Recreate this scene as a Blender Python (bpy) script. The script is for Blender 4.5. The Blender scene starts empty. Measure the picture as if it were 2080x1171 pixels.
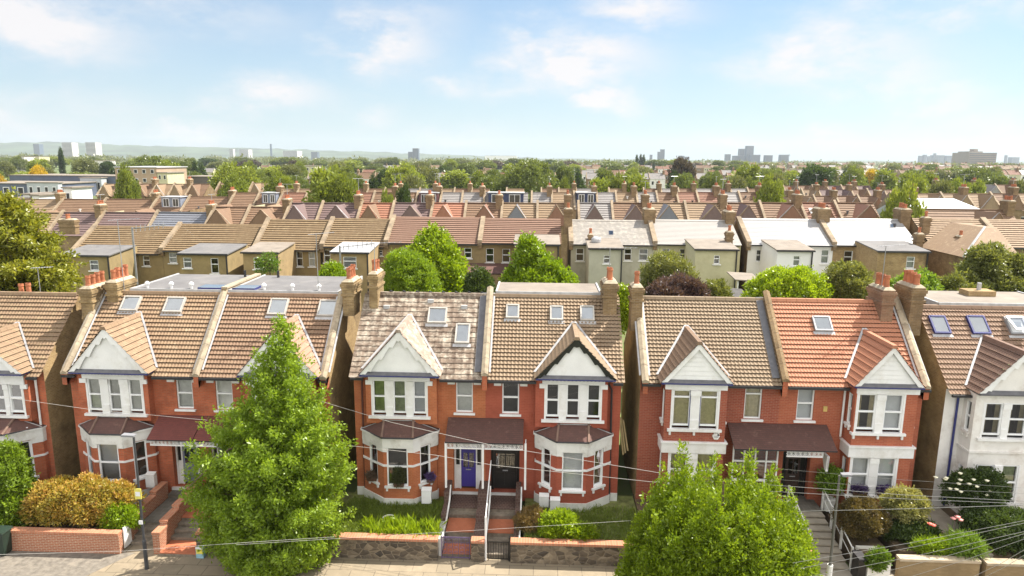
import bpy, math, random
import numpy as np
random.seed(7); RNG=np.random.default_rng(7)
SC=bpy.context.scene; COL=SC.collection
R=math.radians
# ------------------------------------------------------------------ camera
CAMZ=15.9; YAW,PITCH,ROLL=R(2.2),R(10.7),R(0.5); FPX=1390.; CXP,CYP=1040.,585.5
_f=np.array([-math.sin(YAW)*math.cos(PITCH),math.cos(YAW)*math.cos(PITCH),-math.sin(PITCH)])
_r0=np.array([math.cos(YAW),math.sin(YAW),0.]); _u0=np.cross(_r0,_f)
_R=_r0*math.cos(ROLL)+_u0*math.sin(ROLL); _U=_u0*math.cos(ROLL)-_r0*math.sin(ROLL)
_O=np.array([0,0,CAMZ])
def ray(x,y): return _f+_R*(x-CXP)/FPX-_U*(y-CYP)/FPX
def atY(x,y,Y):
    d=ray(x,y); return _O+d*(Y/d[1])
def atZ(x,y,Z):
    d=ray(x,y); return _O+d*((Z-CAMZ)/d[2])
def XY(x,Y,y=560): return atY(x,y,Y)[0]
cam=bpy.data.cameras.new('camera'); co=bpy.data.objects.new('camera',cam); COL.objects.link(co)
from mathutils import Matrix, Vector
m=Matrix(((_R[0],_U[0],-_f[0],0),(_R[1],_U[1],-_f[1],0),(_R[2],_U[2],-_f[2],CAMZ),(0,0,0,1)))
co.matrix_world=m; cam.sensor_width=36; cam.lens=36*FPX/2080; cam.clip_start=.5; cam.clip_end=20000
SC.camera=co
# ------------------------------------------------------------------ materials
MATS={}
def lin(r,g,b):
    return tuple(((c/255)/12.92 if c/255<=.04045 else ((c/255+.055)/1.055)**2.4) for c in (r,g,b))
class NT:
    def __init__(s,name):
        s.m=bpy.data.materials.new(name); s.m.use_nodes=True; s.t=s.m.node_tree; s.n=s.t.nodes; s.l=s.t.links
        s.b=s.n['Principled BSDF']; s.out=s.n['Material Output']
    def add(s,t,**k):
        nd=s.n.new(t)
        for a,b in k.items(): setattr(nd,a,b)
        return nd
    def set(s,nd,i,v):
        if hasattr(v,'links') or isinstance(v,bpy.types.NodeSocket): s.l.new(v,nd.inputs[i])
        else:
            if isinstance(v,tuple) and len(v)==3 and nd.inputs[i].type=='RGBA': v=(*v,1)
            nd.inputs[i].default_value=v
    def mix(s,f,a,b,mode='MIX'):
        nd=s.add('ShaderNodeMix',data_type='RGBA',blend_type=mode)
        s.set(nd,0,f); s.set(nd,6,a); s.set(nd,7,b); return nd.outputs[2]
    def math(s,op,a,b=0.,c=None):
        nd=s.add('ShaderNodeMath',operation=op); s.set(nd,0,a); s.set(nd,1,b)
        if c is not None: s.set(nd,2,c)
        return nd.outputs[0]
    def noise(s,vec,scale,detail=4,rough=.6):
        nd=s.add('ShaderNodeTexNoise'); s.set(nd,'Scale',scale); s.set(nd,'Detail',detail); s.set(nd,'Roughness',rough)
        if vec is not None: s.l.new(vec,nd.inputs['Vector'])
        return nd.outputs['Fac']
    def ramp(s,fac,*st):
        nd=s.add('ShaderNodeValToRGB'); e=nd.color_ramp.elements
        while len(e)<len(st): e.new(.5)
        for q,(p,c) in zip(e,st): q.position=p; q.color=(*c,1) if len(c)==3 else c
        s.l.new(fac,nd.inputs[0]); return nd.outputs[0]
    def pos(s): return s.add('ShaderNodeNewGeometry').outputs['Position']
    def uv(s): return s.add('ShaderNodeTexCoord').outputs['UV']
    def bump(s,h,st=.3,d=.02):
        nd=s.add('ShaderNodeBump'); s.set(nd,'Strength',st); s.set(nd,'Distance',d); s.l.new(h,nd.inputs['Height']); s.l.new(nd.outputs[0],s.b.inputs['Normal'])
def plain(name,c,rough=.6,var=.12,scale=3.,spec=.4,metal=0.,bump=0.,dirt=None):
    if name in MATS: return MATS[name]
    t=NT(name); p=t.pos(); n=t.noise(p,scale,5)
    lo=tuple(x*(1-var*1.6) for x in c); hi=tuple(min(1,x*(1+var*1.6)) for x in c)
    col=t.ramp(n,(.3,lo),(.7,hi))
    if dirt:
        n2=t.noise(p,scale*.37+.6,6,.7); col=t.mix(t.ramp(n2,(.5,(0,0,0)),(.72,(.8,.8,.8))),col,dirt)
    t.set(t.b,'Base Color',col); t.set(t.b,'Roughness',rough); t.set(t.b,'Specular IOR Level',spec); t.set(t.b,'Metallic',metal)
    if bump: t.bump(t.noise(p,scale*8,4),bump,.02)
    MATS[name]=t.m; return t.m
def brick(name,c1,c2,mortar,bw=.225,rh=.075,ms=.012,mix=.6,stain=None,rough=.85,bump=.35,blotch=.25,spec=.2):
    """brick / block pattern on the metre-scaled UV map"""
    if name in MATS: return MATS[name]
    t=NT(name); uv=t.uv(); p=t.pos()
    b=t.add('ShaderNodeTexBrick'); t.l.new(uv,b.inputs['Vector'])
    for k,v in (('Scale',1.),('Mortar Size',ms),('Mortar Smooth',.2),('Bias',0.),('Brick Width',bw),('Row Height',rh)): t.set(b,k,v)
    t.set(b,'Color1',c1); t.set(b,'Color2',c2); t.set(b,'Mortar',mortar)
    n=t.noise(p,1.3,6,.65)
    col=t.mix(t.ramp(n,(.35,(0,0,0)),(.7,(blotch*2,)*3)),b.outputs['Color'],tuple(x*.55 for x in c2))
    if stain is not None:
        n2=t.noise(p,.8,7,.75); col=t.mix(t.ramp(n2,(.5,(0,0,0)),(.72,(.7,)*3)),col,stain)
    t.set(t.b,'Base Color',col); t.set(t.b,'Roughness',rough); t.set(t.b,'Specular IOR Level',spec)
    t.bump(t.math('SUBTRACT',1.,b.outputs['Fac']),bump,.012)
    MATS[name]=t.m; return t.m
def tile(name,c,c2,tw=.3,course=.24,var=.35,lichen=None,la=.55,rough=.75,spec=.3,streak=.3):
    """roof tiles: each tile its own shade, with weather streaks down the slope and lichen"""
    if name in MATS: return MATS[name]
    t=NT(name); uv=t.uv(); p=t.pos()
    b=t.add('ShaderNodeTexBrick'); t.l.new(uv,b.inputs['Vector'])
    for k,v in (('Scale',1.),('Mortar Size',0.004),('Bias',0.),('Brick Width',tw),('Row Height',course)): t.set(b,k,v)
    t.set(b,'Color1',c); t.set(b,'Color2',tuple(x*(1-var)+y*var for x,y in zip(c,c2))); t.set(b,'Mortar',tuple(x*.6 for x in c))
    mp=t.add('ShaderNodeMapping'); t.l.new(uv,mp.inputs[0]); mp.inputs['Scale'].default_value=(2.2,.35,1)
    n=t.noise(mp.outputs[0],1.5,5,.7)
    col=t.mix(t.ramp(n,(.38,(0,0,0)),(.72,(streak*2,)*3)),b.outputs['Color'],c2)
    if lichen:
        n2=t.noise(p,2.6,8,.75); col=t.mix(t.ramp(n2,(la-.06,(0,0,0)),(la+.1,(.85,)*3)),col,lichen)
    t.set(t.b,'Base Color',col); t.set(t.b,'Roughness',rough); t.set(t.b,'Specular IOR Level',spec)
    t.bump(t.noise(p,30,4),.25,.01)
    MATS[name]=t.m; return t.m
def glass(name='window_glass',tint=(.75,.8,.82),k=1.):
    if name in MATS: return MATS[name]
    t=NT(name); tr=t.add('ShaderNodeBsdfTransparent'); t.set(tr,0,tint); gl=t.add('ShaderNodeBsdfGlossy'); t.set(gl,'Roughness',.03)
    fr=t.add('ShaderNodeFresnel'); t.set(fr,0,1.5); f=t.math('MULTIPLY_ADD',fr.outputs[0],k,.09)
    nz=t.noise(t.pos(),1.1,2); bp=t.add('ShaderNodeBump'); t.set(bp,'Strength',.04); t.set(bp,'Distance',.1); t.l.new(nz,bp.inputs['Height']); t.l.new(bp.outputs[0],gl.inputs['Normal'])
    mx=t.add('ShaderNodeMixShader'); t.l.new(f,mx.inputs[0]); t.l.new(tr.outputs[0],mx.inputs[1]); t.l.new(gl.outputs[0],mx.inputs[2]); t.l.new(mx.outputs[0],t.out.inputs[0])
    MATS[name]=t.m; return t.m
def leaf(name,*cols,trans=.45,rough=.38):
    """leaf colours picked per leaf from the random 'tint' attribute, light passing through"""
    if name in MATS: return MATS[name]
    t=NT(name); a=t.add('ShaderNodeAttribute',attribute_name='tint')
    oi=t.add('ShaderNodeObjectInfo')
    k=len(cols); col=t.ramp(a.outputs['Fac'],*[((i+.0)/(max(1,k-1)),c) for i,c in enumerate(cols)])
    col=t.mix(.35,col,t.ramp(oi.outputs['Random'],(0,tuple(c*.55 for c in cols[0])),(.5,cols[len(cols)//2]),(1,cols[-1])))
    t.set(t.b,'Base Color',col); t.set(t.b,'Roughness',rough); t.set(t.b,'Specular IOR Level',.45)
    tl=t.add('ShaderNodeBsdfTranslucent'); t.l.new(t.mix(1.,col,(1.25,1.2,.55),'MULTIPLY'),tl.inputs[0])
    mx=t.add('ShaderNodeMixShader'); t.set(mx,0,trans*.85); t.l.new(t.b.outputs[0],mx.inputs[1]); t.l.new(tl.outputs[0],mx.inputs[2]); t.l.new(mx.outputs[0],t.out.inputs[0])
    MATS[name]=t.m; return t.m
# ------------------------------------------------------------------ mesh builder
def V(*a): return np.array(a,float)
class MB:
    def __init__(s): s.v=[];s.f=[];s.uv=[];s.mi=[];s.ms=[];s.sm=[]
    def mid(s,m):
        if m not in s.ms: s.ms.append(m)
        return s.ms.index(m)
    def poly(s,pts,m,uv=None,smooth=False):
        pts=[np.asarray(p,float) for p in pts]; i=len(s.v); s.v+=pts; s.f.append(list(range(i,i+len(pts))))
        if uv is None:
            n=np.zeros(3)
            for k in range(len(pts)): n+=np.cross(pts[k-1]-pts[0],pts[k]-pts[0])
            l=np.linalg.norm(n); n=n/l if l>1e-12 else V(0,0,1)
            if abs(n[2])>.98: a,b=V(1,0,0),V(0,1,0)
            else:
                a=np.cross(V(0,0,1),n); a/=np.linalg.norm(a)
                k=int(np.argmax(np.abs(a)))
                if a[k]<0: a=-a
                b=np.cross(n,a)
                if b[2]<0: b=-b
            uv=[(p@a,p@b) for p in pts]
        s.uv+=list(uv); s.mi.append(s.mid(m)); s.sm.append(smooth)
    def box(s,x0,x1,y0,y1,z0,z1,m,skip=''):
        s.fbox(V(0,0,0),V(1,0,0),V(0,1,0),min(x0,x1),max(x0,x1),min(z0,z1),max(z0,z1),min(y0,y1),max(y0,y1),m,skip)
    def fbox(s,o,u,n,a0,a1,z0,z1,d0,d1,m,skip=''):
        P=lambda a,d,z:o+u*a+n*d+V(0,0,z)
        if 'a' not in skip: s.poly([P(a0,d0,z0),P(a0,d1,z0),P(a0,d1,z1),P(a0,d0,z1)],m)
        if 'A' not in skip: s.poly([P(a1,d0,z0),P(a1,d1,z0),P(a1,d1,z1),P(a1,d0,z1)],m)
        if 'd' not in skip: s.poly([P(a0,d0,z0),P(a1,d0,z0),P(a1,d0,z1),P(a0,d0,z1)],m)
        if 'D' not in skip: s.poly([P(a0,d1,z0),P(a1,d1,z0),P(a1,d1,z1),P(a0,d1,z1)],m)
        if 'z' not in skip: s.poly([P(a0,d0,z0),P(a1,d0,z0),P(a1,d1,z0),P(a0,d1,z0)],m)
        if 'Z' not in skip: s.poly([P(a0,d0,z1),P(a1,d0,z1),P(a1,d1,z1),P(a0,d1,z1)],m)
    def prism(s,pts,ext,m,cap=True):
        """closed polygon swept by vector ext"""
        pts=[np.asarray(p,float) for p in pts]; e=np.asarray(ext,float)
        if cap: s.poly(pts,m); s.poly([p+e for p in pts],m)
        for k in range(len(pts)): s.poly([pts[k-1],pts[k],pts[k]+e,pts[k-1]+e],m)
    def tube(s,pts,rad,m,n=8,cap=True):
        pts=[np.asarray(p,float) for p in pts]
        if not hasattr(rad,'__len__'): rad=[rad]*len(pts)
        rings=[]
        for k,p in enumerate(pts):
            d=pts[min(k+1,len(pts)-1)]-pts[max(k-1,0)]; d/=max(np.linalg.norm(d),1e-9)
            a=np.cross(d,V(0,0,1) if abs(d[2])<.9 else V(1,0,0)); a/=np.linalg.norm(a); b=np.cross(d,a)
            rings.append([p+rad[k]*(a*math.cos(2*math.pi*j/n)+b*math.sin(2*math.pi*j/n)) for j in range(n)])
        for k in range(len(rings)-1):
            for j in range(n):
                q=(j+1)%n; s.poly([rings[k][j],rings[k][q],rings[k+1][q],rings[k+1][j]],m,smooth=False)
        if cap: s.poly(rings[0],m); s.poly(rings[-1],m)
    def lathe(s,c,prof,m,n=12):
        c=np.asarray(c,float)
        rr=[[c+V(r*math.cos(2*math.pi*j/n),r*math.sin(2*math.pi*j/n),z) for j in range(n)] for r,z in prof]
        for k in range(len(rr)-1):
            for j in range(n):
                q=(j+1)%n; s.poly([rr[k][j],rr[k][q],rr[k+1][q],rr[k+1][j]],m)
        s.poly(rr[-1],m)
    def build(s,name,parent=None,label=None):
        me=bpy.data.meshes.new(name); off=V(*parent_loc(parent)) if parent else V(0,0,0)
        me.from_pydata([tuple(p-off) for p in s.v],[],s.f)
        ul=me.uv_layers.new(name='UVMap'); ul.data.foreach_set('uv',np.array(s.uv,'f').ravel())
        for mm in s.ms: me.materials.append(mm)
        me.polygons.foreach_set('material_index',np.array(s.mi,'i'))
        me.update()
        o=bpy.data.objects.new(name,me); COL.objects.link(o)
        if parent: o.parent=parent
        if label: o['label']=label
        return o
def parent_loc(p):
    l=Vector((0,0,0))
    while p: l=l+p.location; p=p.parent
    return l
def tag(o,label,cat,group=None):
    o['label']=label; o['category']=cat
    if group: o['group']=group
    return o
def thing(name,label,cat,loc,group=None):
    o=bpy.data.objects.new(name,None); COL.objects.link(o); o.location=loc; o.empty_display_size=.2
    return tag(o,label,cat,group)
def struct(o): o['kind']='structure'; return o
def stuff(o): o['kind']='stuff'; return o
def copy_tree(o,loc,scale=1.,rz=0.,label=None,parent=None):
    c=o.copy(); COL.objects.link(c)
    if parent: c.parent=parent
    else: c.location=loc; c.scale=(scale,)*3 if not hasattr(scale,'__len__') else scale; c.rotation_euler=(0,0,rz)
    if label: c['label']=label
    for ch in o.children: copy_tree(ch,None,parent=c)
    return c
def wall_open(mb,o,u,n,a0,a1,z0,z1,ops,m,mr=None,dep=.12):
    """wall rectangle with real openings (a0,a1,z0,z1) and their reveals"""
    A=sorted({a0,a1,*[x for q in ops for x in q[:2]]}); Z=sorted({z0,z1,*[x for q in ops for x in q[2:4]]})
    P=lambda a,d,z:o+u*a+n*d+V(0,0,z)
    for i in range(len(A)-1):
        for j in range(len(Z)-1):
            ca,cz=(A[i]+A[i+1])/2,(Z[j]+Z[j+1])/2
            if any(q[0]<ca<q[1] and q[2]<cz<q[3] for q in ops): continue
            mb.poly([P(A[i],0,Z[j]),P(A[i+1],0,Z[j]),P(A[i+1],0,Z[j+1]),P(A[i],0,Z[j+1])],m)
    mr=mr or m
    for q in ops:
        b0,b1,y0,y1=q[:4]; dp=q[4] if len(q)>4 else dep
        for s0,s1 in (((b0,y0),(b1,y0)),((b1,y0),(b1,y1)),((b1,y1),(b0,y1)),((b0,y1),(b0,y0))):
            mb.poly([P(s0[0],0,s0[1]),P(s1[0],0,s1[1]),P(s1[0],-dp,s1[1]),P(s0[0],-dp,s0[1])],mr)
def tiles(mb,o,u,v,n,vlen,ul,ur,m,course=.24,tw=.15,amp=.02,lip=.055,flat=False):
    """overlapping tile courses on a sloping plane; ul/ur give the left and right edge at slope distance t"""
    nk=max(1,int(math.ceil(vlen/course-1e-6)))
    for k in range(nk):
        v0=k*course; v1=min(v0+course,vlen)
        a0,a1,b0,b1=ul(v0),ur(v0),ul(v1),ur(v1)
        lo,hi=min(a0,b0),max(a1,b1)
        if hi-lo<.02: continue
        if flat: xs=[lo,hi]
        else:
            st=tw/3.; i0=int(math.floor(lo/st)); i1=int(math.ceil(hi/st)); xs=[lo]+[i*st for i in range(i0,i1+1) if lo<i*st<hi]+[hi]
        hp=lambda x: 0. if flat else amp*(1. if (int(round(x/(tw/3.)))%3)==0 else 0.)
        for x0,x1 in zip(xs,xs[1:]):
            l0,l1=min(max(x0,a0),a1),min(max(x1,a0),a1); t0,t1=min(max(x0,b0),b1),min(max(x1,b0),b1)
            if l1-l0<1e-5 and t1-t0<1e-5: continue
            h0,h1=hp(x0),hp(x1)
            p0=o+u*l0+v*v0+n*(lip+h0); p1=o+u*l1+v*v0+n*(lip+h1); p2=o+u*t1+v*v1+n*h1; p3=o+u*t0+v*v1+n*h0
            mb.poly([p0,p1,p2,p3],m,uv=[(l0,v0),(l1,v0),(t1,v1),(t0,v1)])
            if l1-l0>1e-4: mb.poly([o+u*l0+v*(v0+lip*.9)-n*.01,o+u*l1+v*(v0+lip*.9)-n*.01,p1,p0],m,uv=[(l0,v0),(l1,v0),(l1,v0+.02),(l0,v0+.02)])
# ------------------------------------------------------------------ foliage
LAST_TINT=None
def leaf_object(name,pts,dirs,L,W,mat,parent=None,k=5,spread=.9,jit=.5,label=None,tintlo=0.,tinthi=1.):
    """sprays of k diamond leaves at pts, fanning along dirs"""
    N=len(pts); pts=np.repeat(pts,k,0); d=np.repeat(dirs,k,0); bt=LAST_TINT if LAST_TINT is not None and len(LAST_TINT)==N else RNG.random(N); st=np.repeat(.6*bt+.4*RNG.random(N),k)
    M=N*k; ax=d+RNG.normal(0,spread,(M,3))*.6; ax/=np.linalg.norm(ax,axis=1)[:,None]+1e-9
    base=pts+RNG.normal(0,1,(M,3))*L*jit
    sd=np.cross(ax,RNG.normal(0,1,(M,3))); sd/=np.linalg.norm(sd,axis=1)[:,None]+1e-9
    ln=L*(.65+.7*RNG.random(M))[:,None]; w=W*(.65+.7*RNG.random(M))[:,None]
    nn=np.cross(ax,sd)
    vs=np.stack([base,base+ax*ln*.5+sd*w*.5+nn*w*.12,base+ax*ln-nn*ln*.12,base+ax*ln*.5-sd*w*.5+nn*w*.12],1).reshape(-1,3)
    if parent: vs=vs-np.array(parent_loc(parent))
    me=bpy.data.meshes.new(name); me.vertices.add(M*4); me.vertices.foreach_set('co',vs.astype('f').ravel())
    me.loops.add(M*4); me.loops.foreach_set('vertex_index',np.arange(M*4,dtype='i'))
    me.polygons.add(M); me.polygons.foreach_set('loop_start',np.arange(0,M*4,4,dtype='i')); me.polygons.foreach_set('loop_total',np.full(M,4,'i'))
    at=me.attributes.new('tint','FLOAT','FACE'); at.data.foreach_set('value',np.clip(tintlo+(tinthi-tintlo)*(.55*st+.45*RNG.random(M)),0,1).astype('f'))
    me.materials.append(mat); me.update(calc_edges=True)
    o=bpy.data.objects.new(name,me); COL.objects.link(o)
    if parent: o.parent=parent
    if label: o['label']=label
    return o
def blob_points(blobs,n,inner=.62,up=.35):
    """points through the outer shells of a set of ellipsoids (cx,cy,cz,rx,ry,rz), those buried deep in another dropped"""
    B=np.array(blobs,float); w=(B[:,3]*B[:,4]+B[:,4]*B[:,5]+B[:,3]*B[:,5]); w/=w.sum()
    idx=RNG.choice(len(B),n*2,p=w); d=RNG.normal(0,1,(n*2,3)); d/=np.linalg.norm(d,axis=1)[:,None]
    r=inner+(1.05-inner)*np.sqrt(RNG.random(n*2)); p=B[idx,:3]+d*B[idx,3:6]*r[:,None]
    qm=np.empty(n*2)
    for c in range(0,n*2,2000):
        q=((p[c:c+2000,None,:]-B[None,:,:3])/B[None,:,3:6]); q=(q**2).sum(2); q[np.arange(len(q)),idx[c:c+2000]]=9; qm[c:c+2000]=q.min(1)
    keep=qm>.42; p=p[keep][:n]; d=d[keep][:n]
    global LAST_TINT; bt=RNG.random(len(B)); LAST_TINT=bt[idx[keep][:n]]
    g=d*.8+V(0,0,up); g/=np.linalg.norm(g,axis=1)[:,None]+1e-9
    return p,g
def trunk_mesh(mb,base,top,r,m,limbs=(),n=8):
    base,top=V(*base),V(*top); k=5
    pts=[base+(top-base)*i/k+V(math.sin(i*1.7)*r*.5,math.cos(i*2.3)*r*.5,0)*(0 if i==0 else 1) for i in range(k+1)]
    mb.tube(pts,[r*(1.25 if i==0 else 1-.78*i/k) for i in range(k+1)],m,n)
    for q in limbs:
        q=V(*q); t=.25+.45*random.random(); s=base+(top-base)*t; mid=(s+q)/2+V(0,0,.12*np.linalg.norm(q-s))
        mb.tube([s,mid,q],[r*.42,r*.28,r*.07],m,6)
# ------------------------------------------------------------------ palette
BRK=dict(
 A=brick('brick_red_old',(0.545,0.1461,0.0679),(0.4117,0.1071,0.0518),(.38,.17,.10),blotch=.25,stain=(.17,.065,.04)),
 C1=brick('brick_orange_red',(0.4852,0.1546,0.0667),(0.3985,0.1222,0.0553),(.46,.19,.09),blotch=.18,stain=(.28,.085,.04)),
 C2=brick('brick_painted_red',(0.3808,0.0962,0.0585),(0.3288,0.0819,0.0492),(.38,.11,.065),blotch=.18,stain=(.25,.065,.04)),
 D1=brick('brick_red_sharp',(0.3503,0.09,0.0513),(0.2706,0.0653,0.0401),(.34,.16,.11),blotch=.14),
 D2=brick('brick_bright_red',(0.433,0.1233,0.0647),(0.3549,0.0955,0.0536),(.42,.17,.10),blotch=.16,stain=(.28,.08,.045)))
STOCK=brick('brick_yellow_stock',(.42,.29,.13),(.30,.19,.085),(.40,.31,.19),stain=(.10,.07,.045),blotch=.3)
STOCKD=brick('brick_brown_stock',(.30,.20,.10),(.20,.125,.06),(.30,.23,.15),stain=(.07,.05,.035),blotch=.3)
CHIM=brick('chimney_stock_brick',(.42,.30,.15),(.26,.17,.08),(.36,.28,.17),stain=(.07,.05,.035),blotch=.45)
WHITE=plain('white_paint',(.76,.75,.74),.5,.04,1.5,dirt=(.60,.57,.52))
WHITED=plain('weathered_white_paint',(.70,.69,.66),.6,.06,1.6,dirt=(.40,.36,.30))
UPVC=plain('white_window_frame',(.80,.80,.80),.35,.02)
RENDER_W=plain('white_render',(.74,.71,.67),.8,.05,1.5,dirt=(.5,.44,.38))
LEAD=plain('lead_flashing',(.105,.103,.112),.55,.15,4,spec=.5)  # also colours the painted shadow strips beside two party parapets
LEADP=plain('pale_lead_flashing',(.40,.395,.40),.6,.12,4)
GUT=plain('black_gutter',(.03,.028,.03),.45,.1)
STONED=plain('dark_coping_stone',(.27,.205,.135),.85,.18,1.5,bump=.2,dirt=(.13,.1,.07))
HIPT=plain('hip_tile_brown',(.19,.12,.09),.8,.15,4)
STONE=plain('coping_stone',(.35,.285,.2),.85,.16,3.5,bump=.3,dirt=(.2,.15,.1))
POT=plain('terracotta_pot',(.40,.14,.065),.75,.14,4,dirt=(.22,.1,.06))
MORT=plain('mortar_cap',(.38,.32,.23),.9,.15,5,bump=.3,dirt=(.25,.2,.14))
FELT=plain('roof_felt',(.145,.138,.135),.85,.12,.9,dirt=(.2,.185,.17))
FELTP=plain('pale_mineral_felt',(.22,.185,.15),.85,.14,1.,dirt=(.22,.18,.14))
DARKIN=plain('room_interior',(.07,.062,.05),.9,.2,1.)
GLASS=glass(tint=(.88,.89,.89))
GLASSD=glass('window_glass_clear',(.6,.64,.66),1.3)
SKYGL=glass('rooflight_glass',(.82,.86,.9),2.2)
TL=dict(
 A=tile('tile_brown_weathered',(0.2589,0.1765,0.108),(0.1927,0.1218,0.075),course=.25,lichen=(.34,.27,.15),la=.6),
 B1=tile('tile_tan_concrete',(0.2874,0.1952,0.1177),(0.1993,0.1223,0.0756),course=.235,lichen=(.40,.31,.2),la=.6),
 B2=tile('tile_brown_concrete',(0.2578,0.1669,0.1043),(0.1918,0.1123,0.0742),course=.235,lichen=(.37,.28,.18),la=.62),
 C1=tile('stone_slate_mottled',(0.2317,0.1728,0.1272),(0.1255,0.0878,0.0641),tw=.33,course=.27,var=.95,lichen=(.46,.40,.32),la=.53,streak=.2),
 C2=tile('tile_tan_roman',(0.2816,0.2025,0.1317),(0.2169,0.1497,0.0943),course=.2,lichen=(.36,.29,.19),la=.64),
 D1=tile('tile_beige_roman',(0.2834,0.2122,0.141),(0.2245,0.1568,0.101),course=.2,lichen=(.37,.3,.2),la=.64),
 D2=tile('tile_orange_new',(0.4217,0.1904,0.111),(0.372,0.1544,0.0888),course=.235,streak=.12),
 E=tile('tile_brown_ribbed',(0.2656,0.1767,0.1199),(0.2006,0.121,0.0821),course=.26,lichen=(.36,.28,.18),la=.64),
 plum=tile('clay_tile_plum',(.125,.062,.05),(.085,.045,.038),tw=.17,course=.11,var=.7,lichen=(.20,.12,.09),la=.62),
 redc=tile('clay_tile_red',(0.18,0.056,0.045),(0.1224,0.04,0.0342),tw=.17,course=.11,var=.6))
CURT=dict(net=plain('net_curtain',(.72,.71,.67),.9,.08),blind=plain('pale_grey_blind',(.50,.51,.52),.9,.03),cream=plain('cream_pleated_curtain',(.70,.62,.44),.9,.1,8),
 green=plain('green_curtain',(.36,.42,.20),.9,.15,5),none=None,white=plain('white_shutter',(.7,.7,.69),.7,.04),tan=plain('tan_drape',(.42,.36,.22),.9,.15,5),blue=plain('blue_cloth',(.03,.045,.25),.8,.2,4))
NAVY=plain('navy_trim_paint',(.03,.035,.15),.45,.1)
PURPLE=plain('purple_door_paint',(.05,.036,.23),.35,.05)
BLACKP=plain('black_gloss_paint',(.018,.017,.016),.3,.1)
BROWND=plain('dark_brown_wood',(.045,.026,.02),.5,.2,6)
SLATEG=plain('blue_grey_door',(.17,.18,.24),.45,.06)
STEEL=plain('steel_grey',(.32,.32,.33),.4,.08,metal=.4)
GREYF=plain('grey_rooflight_frame',(.42,.39,.35),.45,.08)
EX,EY,EZ=V(1,0,0),V(0,1,0),V(0,0,1)
def window(par,o,u,n,a0,a1,z0,z1,cur='net',split=.5,sill=True,gl=None,trim=UPVC,lab=None,dep=.12,bars=1,sillx=.1,brackets=0,sillm=WHITE,rec=.75):
    """sash window: frame mesh, child pane, sill and curtain"""
    f=MB(); t=.055; d0,d1=-dep-.03,-dep+.05
    f.fbox(o,u,n,a0,a0+t,z0,z1,d0,d1,trim); f.fbox(o,u,n,a1-t,a1,z0,z1,d0,d1,trim)
    f.fbox(o,u,n,a0+t,a1-t,z0,z0+t*1.3,d0,d1,trim); f.fbox(o,u,n,a0+t,a1-t,z1-t,z1,d0,d1,trim)
    zs=z0+(z1-z0)*split
    if split: f.fbox(o,u,n,a0+t,a1-t,zs-.03,zs+.035,d0+.01,d1+.012,trim)
    for k in range(1,bars): 
        a=a0+(a1-a0)*k/bars; f.fbox(o,u,n,a-.025,a+.025,z0+t,z1-t,d0+.005,d1-.006,trim)
    w=f.build('window',par,lab)
    P=lambda a,d,z:o+u*a+n*d+V(0,0,z)
    p=MB(); p.poly([P(a0+t,-dep-.005,z0+t),P(a1-t,-dep-.005,z0+t),P(a1-t,-dep-.005,z1-t),P(a0+t,-dep-.005,z1-t)],gl or GLASS); p.build('pane',w)
    if sill:
        s=MB(); s.fbox(o,u,n,a0-sillx,a1+sillx,z0-.09,z0-.003,-dep+.02,.10,sillm)
        for k in range(brackets):
            a=a0-sillx+.06+(a1-a0+2*sillx-.2)*k/max(1,brackets-1); s.fbox(o,u,n,a,a+.08,z0-.24,z0-.092,.002,.07,sillm)
        s.build('sill',w)
    c=CURT.get(cur)
    if c:
        q=MB(); nn=14; pr=None; dd=-dep-.12
        zt=z1
        gaps={'tan':(.0,.28,.72,1.),'green':(.1,.46,.46,.95)}.get(cur,(0,.5,.5,1))
        for g0,g1 in ((gaps[0],gaps[1]),(gaps[2],gaps[3])):
            for k in range(nn):
                x0=a0+(a1-a0)*(g0+(g1-g0)*k/nn); x1=a0+(a1-a0)*(g0+(g1-g0)*(k+1)/nn)
                wv=0 if cur in('blind','white') else .025
                q.poly([P(x0,dd+wv*(k%2),z0),P(x1,dd+wv*((k+1)%2),z0),P(x1,dd+wv*((k+1)%2),zt),P(x0,dd+wv*(k%2),zt)],c)
        if cur=='white':
            k=int((z1-z0)/.07)
            for i in range(k): z=z0+(z1-z0)*i/k; q.poly([P(a0,dd+.01,z),P(a1,dd+.01,z),P(a1,dd+.04,z+.05),P(a0,dd+.04,z+.05)],c)
        q.build('curtain',w)
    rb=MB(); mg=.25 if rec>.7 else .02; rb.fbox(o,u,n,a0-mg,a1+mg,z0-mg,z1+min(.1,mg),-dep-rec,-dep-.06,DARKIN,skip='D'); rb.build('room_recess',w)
    return w
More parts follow.
